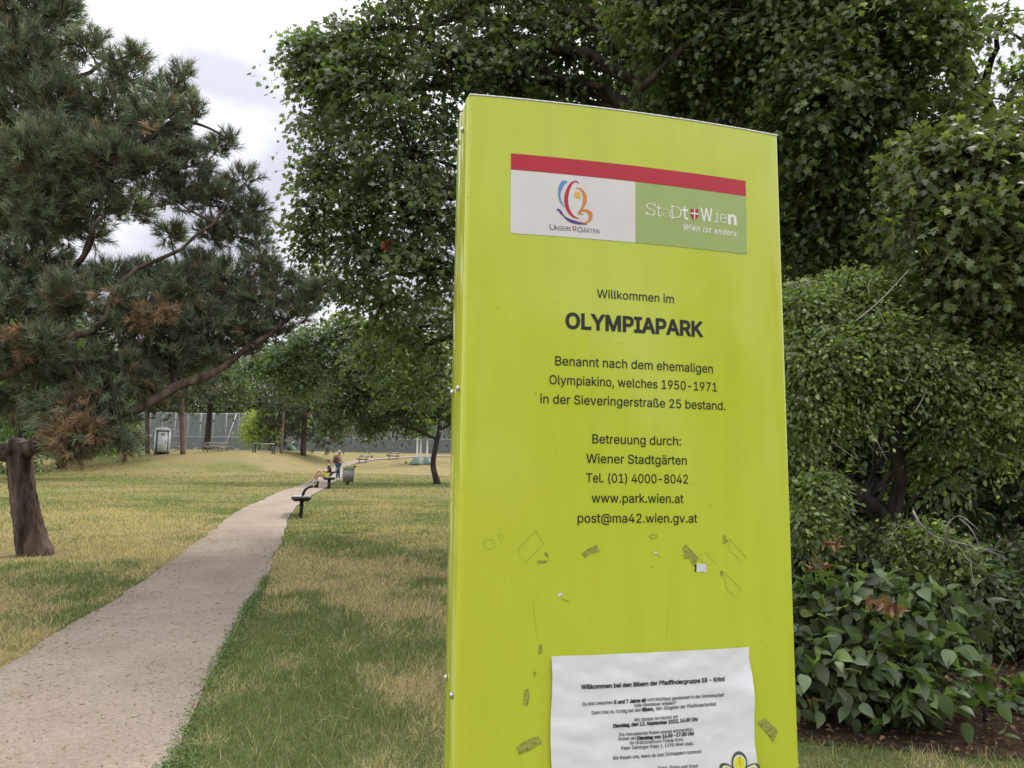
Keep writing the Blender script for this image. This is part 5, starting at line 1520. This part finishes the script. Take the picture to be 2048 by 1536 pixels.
# seated person on the second bench, facing the path
c0, rz0 = B2
J = {'pelvis': (0.07, 0, .61, .13, .105), 'belly': (0.10, 0, .76, .125, .1), 'chest': (0.11, 0, .93, .145, .105), 'neck': (0.06, 0, 1.09, .055), 'sh_l': (0.10, .17, 1.02, .062), 'sh_r': (0.10, -.17, 1.02, .062),
     'el_l': (-0.02, .24, .80, .045), 'el_r': (0.0, -.23, .80, .045), 'wr_l': (-0.25, .12, .80, .03), 'wr_r': (-0.23, -.10, .83, .03),
     'hip_l': (0.04, .10, .60, .095), 'hip_r': (0.04, -.10, .60, .095), 'kn_l': (-0.42, .10, .62, .062), 'kn_r': (-0.38, -.06, .86, .062), 'cf_l': (-0.50, .11, .42, .056), 'cf_r': (-0.50, -.02, .66, .056),
     'an_l': (-0.56, .12, .11, .038), 'an_r': (-0.66, .02, .38, .038), 'to_l': (-0.74, .13, .05, .036), 'to_r': (-0.82, .05, .35, .036)}
E_ = chain('pelvis', 'belly', 'chest', 'neck') + chain('chest', 'sh_l', 'el_l', 'wr_l') + chain('chest', 'sh_r', 'el_r', 'wr_r') + chain('pelvis', 'hip_l', 'kn_l', 'cf_l', 'an_l', 'to_l') + chain('pelvis', 'hip_r', 'kn_r', 'cf_r', 'an_r', 'to_r')
hand(J, E_, 'L', 'wr_l', (-1, -.4, 0), (0, 0, -1)); hand(J, E_, 'R', 'wr_r', (-1, .3, 0), (0, 0, -1))
hc = head(J, E_, 'neck', (-0.0, 0.0, 1.225), (-1, 0.12, -0.25))
p1 = skin_mesh('person', J, E_, M['skin'])
p1.location = c0 - [0, 0, 0.03] + rotz(rz0) @ np.array([-0.08, -0.45, 0]); p1.rotation_euler = (0, 0, rz0)
tag(p1, 'person in black shirt and yellow shorts sitting cross legged on the second bench', 'person')
def cloth(name, ks, ed, add, mat, parent, JJ, over={}):
    jj = {k: (*over.get(k, JJ[k])[:3], *[r_ + add for r_ in over.get(k, JJ[k])[3:]]) for k in ks}
    return skin_mesh(name, jj, ed, mat, parent)
J['slv_l'] = (*(np.array(J['sh_l'][:3]) * .35 + np.array(J['el_l'][:3]) * .65), .053); J['slv_r'] = (*(np.array(J['sh_r'][:3]) * .35 + np.array(J['el_r'][:3]) * .65), .053)
J['col'] = (0.075, 0, 1.055, .066)
cloth('shirt', ['pelvis', 'belly', 'chest', 'col', 'sh_l', 'sh_r', 'slv_l', 'slv_r'], chain('pelvis', 'belly', 'chest', 'col') + chain('chest', 'sh_l', 'slv_l') + chain('chest', 'sh_r', 'slv_r'), 0.016, M['black_cloth'], p1, J)
J['th_l'] = (*(np.array(J['hip_l'][:3]) * .3 + np.array(J['kn_l'][:3]) * .7), .078); J['th_r'] = (*(np.array(J['hip_r'][:3]) * .3 + np.array(J['kn_r'][:3]) * .7), .078)
cloth('shorts', ['pelvis', 'hip_l', 'hip_r', 'th_l', 'th_r'], chain('pelvis', 'hip_l', 'th_l') + chain('pelvis', 'hip_r', 'th_r'), 0.022, M['yellow_cloth'], p1, J, {'pelvis': (0.07, 0, .60, .118, .10)})
for s_ in 'lr':
    J['hl_' + s_] = (*(np.array(J['an_' + s_][:3]) + [0.03, 0, -.04]), .035); J['md_' + s_] = (*((np.array(J['an_' + s_][:3]) + np.array(J['to_' + s_][:3])) / 2 - [0, 0, .02]), .04)
    cloth('shoe', ['hl_' + s_, 'md_' + s_, 'to_' + s_], chain('hl_' + s_, 'md_' + s_, 'to_' + s_), 0.012, M['grey_shoe'], p1, J)
hair_cap('hair', hc[0], hc[1], hc[2], M['brown_hair'], p1); eyes(hc[0], hc[1], hc[2], p1)

# standing person with a backpack further up the path
g = G(675, 961)
J = {'pelvis': (0, 0, .95, .135, .10), 'belly': (0, 0, 1.10, .125, .095), 'chest': (0, .01, 1.28, .15, .105), 'neck': (0, .03, 1.46, .055), 'sh_l': (-.175, 0, 1.38, .06), 'sh_r': (.175, 0, 1.38, .06),
     'el_l': (-.24, .02, 1.12, .043), 'el_r': (.24, .02, 1.12, .043), 'wr_l': (-.20, .20, 1.0, .03), 'wr_r': (.20, .20, 1.02, .03), 'hip_l': (-.09, 0, .90, .092), 'hip_r': (.09, 0, .90, .092),
     'kn_l': (-.09, .03, .50, .06), 'kn_r': (.10, .0, .50, .06), 'an_l': (-.09, -.02, .09, .038), 'an_r': (.11, .03, .09, .038), 'to_l': (-.10, .14, .04, .034), 'to_r': (.13, .19, .04, .034)}
E_ = chain('pelvis', 'belly', 'chest', 'neck') + chain('chest', 'sh_l', 'el_l', 'wr_l') + chain('chest', 'sh_r', 'el_r', 'wr_r') + chain('pelvis', 'hip_l', 'kn_l', 'an_l', 'to_l') + chain('pelvis', 'hip_r', 'kn_r', 'an_r', 'to_r')
hand(J, E_, 'L', 'wr_l', (.3, 1, 0), (0, 0, 1)); hand(J, E_, 'R', 'wr_r', (-.3, 1, 0), (0, 0, 1))
hc = head(J, E_, 'neck', (0, 0.06, 1.59), (0.2, 1, -0.2))
p2 = skin_mesh('person', J, E_, M['skin'])
p2.location = on_ground(g) + [0, 0, 0.03]; p2.rotation_euler = (0, 0, -0.75)
tag(p2, 'person in pink shirt and blue jeans with a brown backpack standing on the path', 'person')
cloth('shirt', ['pelvis', 'belly', 'chest', 'sh_l', 'sh_r', 'el_l', 'el_r'], chain('pelvis', 'belly', 'chest') + chain('chest', 'sh_l', 'el_l') + chain('chest', 'sh_r', 'el_r'), 0.02, M['pink_cloth'], p2, J)
cloth('jeans', ['pelvis', 'hip_l', 'hip_r', 'kn_l', 'kn_r', 'an_l', 'an_r'], chain('pelvis', 'hip_l', 'kn_l', 'an_l') + chain('pelvis', 'hip_r', 'kn_r', 'an_r'), 0.014, M['jeans'], p2, J, {'pelvis': (0, 0, .93, .13, .095)})
for s_ in 'lr':
    J['hl_' + s_] = (*(np.array(J['an_' + s_][:3]) + [0, -.03, -.045]), .036)
    cloth('shoe', ['hl_' + s_, 'to_' + s_], chain('hl_' + s_, 'to_' + s_), 0.013, M['shoe'], p2, J)
hair_cap('hair', hc[0], hc[1], hc[2], M['grey_hair'], p2); eyes(hc[0], hc[1], hc[2], p2)
bpk = empty('backpack', p2.location, -0.75, 'brown backpack on the back of the person in the pink shirt', 'backpack')
mb = MB(); mb.box((0, -0.21, 1.20), (0.30, 0.16, 0.44), None, 0.05); mb.build('pack_body', M['pack'], bpk, True)
mb = MB(); mb.box((0, -0.305, 1.11), (0.22, 0.05, 0.20), None, 0.02); mb.build('pocket', M['pack'], bpk, True)
for x in (-0.11, 0.11):
    mb = MB(); mb.tube(spline([(x, -0.15, 1.40), (x, -0.03, 1.475), (x, 0.12, 1.36), (x * 1.2, 0.13, 1.2), (x * 1.2, -0.13, 1.04)], 14), np.full(14, 0.02), 6); mb.build('strap', M['pack'], bpk)

# ------------------------------------------------------------------ grass
def grass_zone(n, d0, d1, u0, u1, pw=1.6):
    d = (d0 ** (2 - pw) + (d1 ** (2 - pw) - d0 ** (2 - pw)) * rng.random(n)) ** (1 / (2 - pw))
    x = d * (u0 + (u1 - u0) * rng.random(n))
    return x, d
BL3 = np.array([(-0.5, 0, 0), (0.5, 0, 0), (0.36, 0.55, 0.10), (-0.36, 0.55, 0.10), (0, 1, 0.42)])
def blades(mb, x, y, hgt, wdt, col, lean=0.45):
    n = len(x)
    z = terrain(x, y) - 0.004
    up = np.array([0, 0, 1.0]) + lean * rng.normal(size=(n, 3)) * [1, 1, 0.2]
    s_, t, nn = frame(rdir(n), up)
    k = BL3[None] * np.stack([wdt, hgt, hgt], -1)[:, None]
    v = np.stack([x, y, z], -1)[:, None] + k[..., :1] * s_[:, None] + k[..., 1:2] * t[:, None] + k[..., 2:] * nn[:, None]
    i0 = (np.arange(n) * 5)[:, None]
    b0 = mb.k
    mb.add(v.reshape(-1, 3), np.concatenate([i0 + [0, 1, 2], i0 + [0, 2, 3], i0 + [3, 2, 4]]), np.repeat(col, 5, 0))
gm = MB()
for n, d0, d1, u0, u1, pw in ((165000, 3.3, 11, -0.78, 0.2, 1.3), (160000, 10, 26, -0.74, 0.28, 1.3), (75000, 25, 60, -0.72, 0.2, 1.5), (40000, 3.2, 5.3, 0.2, 0.95, 1.0)):
    x, y = grass_zone(n, d0, d1, u0, u1, pw)
    pd, sd_ = path_dist(x, y)
    ok = (pd > 0.02 - 0.16 * rng.random(len(pd)) ** 2.2 * np.clip(0.6 + vnoise(x, y, 0, 5, 81), 0.1, 1.4)) & ~in_poly(x, y, bed_poly) & ~((np.abs(x - SX - .25) < .33) & (np.abs(y - SY - .06) < .13)) & ((x - pb0[0]) ** 2 + (y - pb0[1]) ** 2 > 0.36)
    x, y, pd, sd_ = x[ok], y[ok], pd[ok], sd_[ok]
    s_ = straw_amount(x, y)
    r_ = rng.random(len(x))
    dry = r_ < s_
    col = np.where(dry[:, None], np.array([0.40, 0.335, 0.205]), np.array([0.124, 0.166, 0.062])) * (1 + 0.25 * rng.normal(size=len(x))).clip(0.4, 1.8)[:, None]
    farf = sm((y - 14) / 18)[:, None]
    col = col * (1 - farf) + farf * np.where(dry[:, None], np.array([0.28, 0.235, 0.125]), np.array([0.145, 0.160, 0.058])) * (1 + 0.2 * rng.normal(size=len(x)))[:, None].clip(.5, 1.6)
    hgt = (0.030 + 0.045 * rng.random(len(x)) ** 1.5 + 0.035 * (dry & (rng.random(len(x)) < 0.25))) * (0.8 + 0.5 * np.clip(0.5 + vnoise(x, y, 0, 1.6, 41), 0, 1))
    hgt *= np.clip(0.6 + pd * 3, 0.5, 1)
    blades(gm, x, y, hgt, np.maximum(0.0034, y * 0.00075), col)
x, y = grass_zone(9000, 3.4, 12, -0.75, 0.1, 1.2)
pd, sd_ = path_dist(x, y)
ok = (pd > 0.02) & (rng.random(len(x)) < straw_amount(x, y) + 0.1) & ((x - pb0[0]) ** 2 + (y - pb0[1]) ** 2 > 0.36)
x, y = x[ok], y[ok]
blades(gm, x, y, 0.07 + 0.08 * rng.random(len(x)), np.maximum(0.0026, y * 0.0005), np.array([0.42, 0.35, 0.22]) * (1 + 0.2 * rng.normal(size=len(x))).clip(.5, 1.5)[:, None], 0.8)
gr = gm.build('grass', M['blade'])
tag(gr, 'short mown lawn grass, patchy green and straw coloured', kind='stuff')
# clover hugging the right-hand edge of the path
kk_ = np.where((PATH_R[:, 1] > 2.6) & (PATH_R[:, 1] < 10.0))[0]
k_ = rng.choice(kk_, 60000)
k_ = k_[rng.random(len(k_)) < np.clip(0.45 + 1.1 * vnoise(PATH_R[k_, 0], PATH_R[k_, 1], 0, 3.0, 72), 0.1, 1)]
band = np.clip(0.5 + 0.6 * vnoise(PATH_R[k_, 0], PATH_R[k_, 1], 0, 1.6, 71), 0.06, 1.2) * np.interp(PATH_R[k_, 1], [3, 5, 8, 10], [0.42, 0.30, 0.2, 0.1])
dn_ = np.abs(rng.normal(size=len(k_))) * 0.75 * band - 0.05 * rng.random(len(k_))
xy = PATH_R[k_] + PATH_N[k_] * (wobr[k_] - dn_)[:, None] + tdir[k_] * (rng.random((len(k_), 1)) - 0.5) * 0.7 + rng.normal(size=(len(k_), 2)) * 0.02
n = len(xy)
z = terrain(xy[:, 0], xy[:, 1]) + 0.006 + 0.03 * rng.random(n) ** 1.5
a, t, nn = frame(np.array([0, 0, 1.0]) + 0.5 * rng.normal(size=(n, 3)), rng.normal(size=(n, 3)) * [1, 1, .4])
mb = MB()
scatter(mb, OVAL * [1.5, 1, 1], OVAL_F, np.c_[xy, z], a, t, nn, 0.009 + 0.010 * rng.random(n), np.array([0.10, 0.15, 0.054]) * (1 + 0.25 * rng.normal(size=n)).clip(.4, 1.7)[:, None])
tag(mb.build('clover', M['blade']), 'low dark green clover creeping over the path edge', kind='stuff')

# straw, needles and small leaves blown onto the path
k_ = rng.choice(np.where((PATH_R[:, 1] > 2.6) & (PATH_R[:, 1] < 16))[0], 2600)
f = rng.random(len(k_)); f = np.where(rng.random(len(k_)) < 0.72, f ** 3 * 0.35, rng.random(len(k_)))
f = np.where(rng.random(len(k_)) < 0.62, 1 - f, f)
xy = PATH_R[k_] + PATH_N[k_] * (f * wid[k_])[:, None] + tdir[k_] * (rng.random((len(k_), 1)) - 0.5) * 0.8 + rng.normal(size=(len(k_), 2)) * 0.03
n = len(xy)
a, t, nn = frame(np.array([0, 0, 1.0]) + 0.25 * rng.normal(size=(n, 3)), rng.normal(size=(n, 3)) * [1, 1, .1])
mb = MB()
kind_ = rng.random(n) < 0.75
shape = np.where(kind_[:, None, None], (OVAL * [0.16, 1.3, 1])[None], (OVAL * [1, 1, 1.5])[None])
sz = np.where(kind_, 0.018 + 0.028 * rng.random(n), 0.008 + 0.016 * rng.random(n))
zz = terrain(xy[:, 0], xy[:, 1]) + 0.009 + 0.0007 * xy[:, 1] + 0.012 * np.sin(math.pi * f)
v = np.c_[xy, zz][:, None] + sz[:, None, None] * np.einsum('nkc,ncd->nkd', shape, np.stack([a, t, nn], 1))
lc = np.array([[0.34, 0.28, 0.17], [0.24, 0.18, 0.11], [0.12, 0.09, 0.06], [0.13, 0.14, 0.06]])[rng.choice(4, n, p=[.62, .22, .06, .1])]
mb.add(v.reshape(-1, 3), (OVAL_F[None] + (np.arange(n) * 6)[:, None, None]).reshape(-1, 4), np.repeat(lc, 6, 0))
tag(mb.build('path_litter', M['leaf_matte']), 'bits of straw and small leaves blown along the path', kind='stuff')
# loose grit on the path
k_ = rng.choice(np.where((PATH_R[:, 1] > 2.6) & (PATH_R[:, 1] < 13))[0], 7000)
f = rng.random(len(k_))
xy = PATH_R[k_] + PATH_N[k_] * (f * wid[k_])[:, None] + tdir[k_] * (rng.random((len(k_), 1)) - 0.5) * 0.8
n = len(xy)
OCT = np.array([(1, 0, 0), (0, 1, 0), (-1, 0, 0), (0, -1, 0), (0, 0, .7), (0, 0, -.7)])
OCF = np.array([(0, 1, 4), (1, 2, 4), (2, 3, 4), (3, 0, 4), (1, 0, 5), (2, 1, 5), (3, 2, 5), (0, 3, 5)])
a, t, nn = frame(np.array([0, 0, 1.0]) + 0.4 * rng.normal(size=(n, 3)), rng.normal(size=(n, 3)))
mb = MB()
scatter(mb, OCT, OCF, np.c_[xy, terrain(xy[:, 0], xy[:, 1]) + 0.0065 + 0.0007 * xy[:, 1] + 0.012 * np.sin(math.pi * f)], a, t, nn, 0.0025 + 0.006 * rng.random(n) ** 3, (np.array([0.21, 0.18, 0.145]) + 0.10 * rng.random((n, 1))) * (1 + 0.2 * rng.normal(size=(n, 1))).clip(.5, 1.6))
tag(mb.build('loose_gravel', M['leaf_matte']), 'loose grit lying on the footpath', kind='stuff')
# added unseen wood behind the viewpoint: shades the sign, shows softly in its gloss
mb = MB()
wb = []
for q in range(20):
    a = math.radians(95 + 120 * (q + 0.5) / 20 + 4 * rng.normal())
    dist = 21 + 9 * rng.random()
    hh = 1.5 + 6.5 * rng.random() ** 1.3
    wb.append((np.array([dist * math.sin(a), dist * math.cos(a), hh]), np.array([2.4, 2.4, 2.0 + hh * 0.2])))
leaf_crown(mb, wb, 1100, 16, 0.55, 0.42, OVA, (0.07, 0.10, 0.04))
tag(mb.build('unseen_wood', M['leaf_matte']), 'unseen wood added behind the viewpoint to show in the sign gloss', kind='stuff')
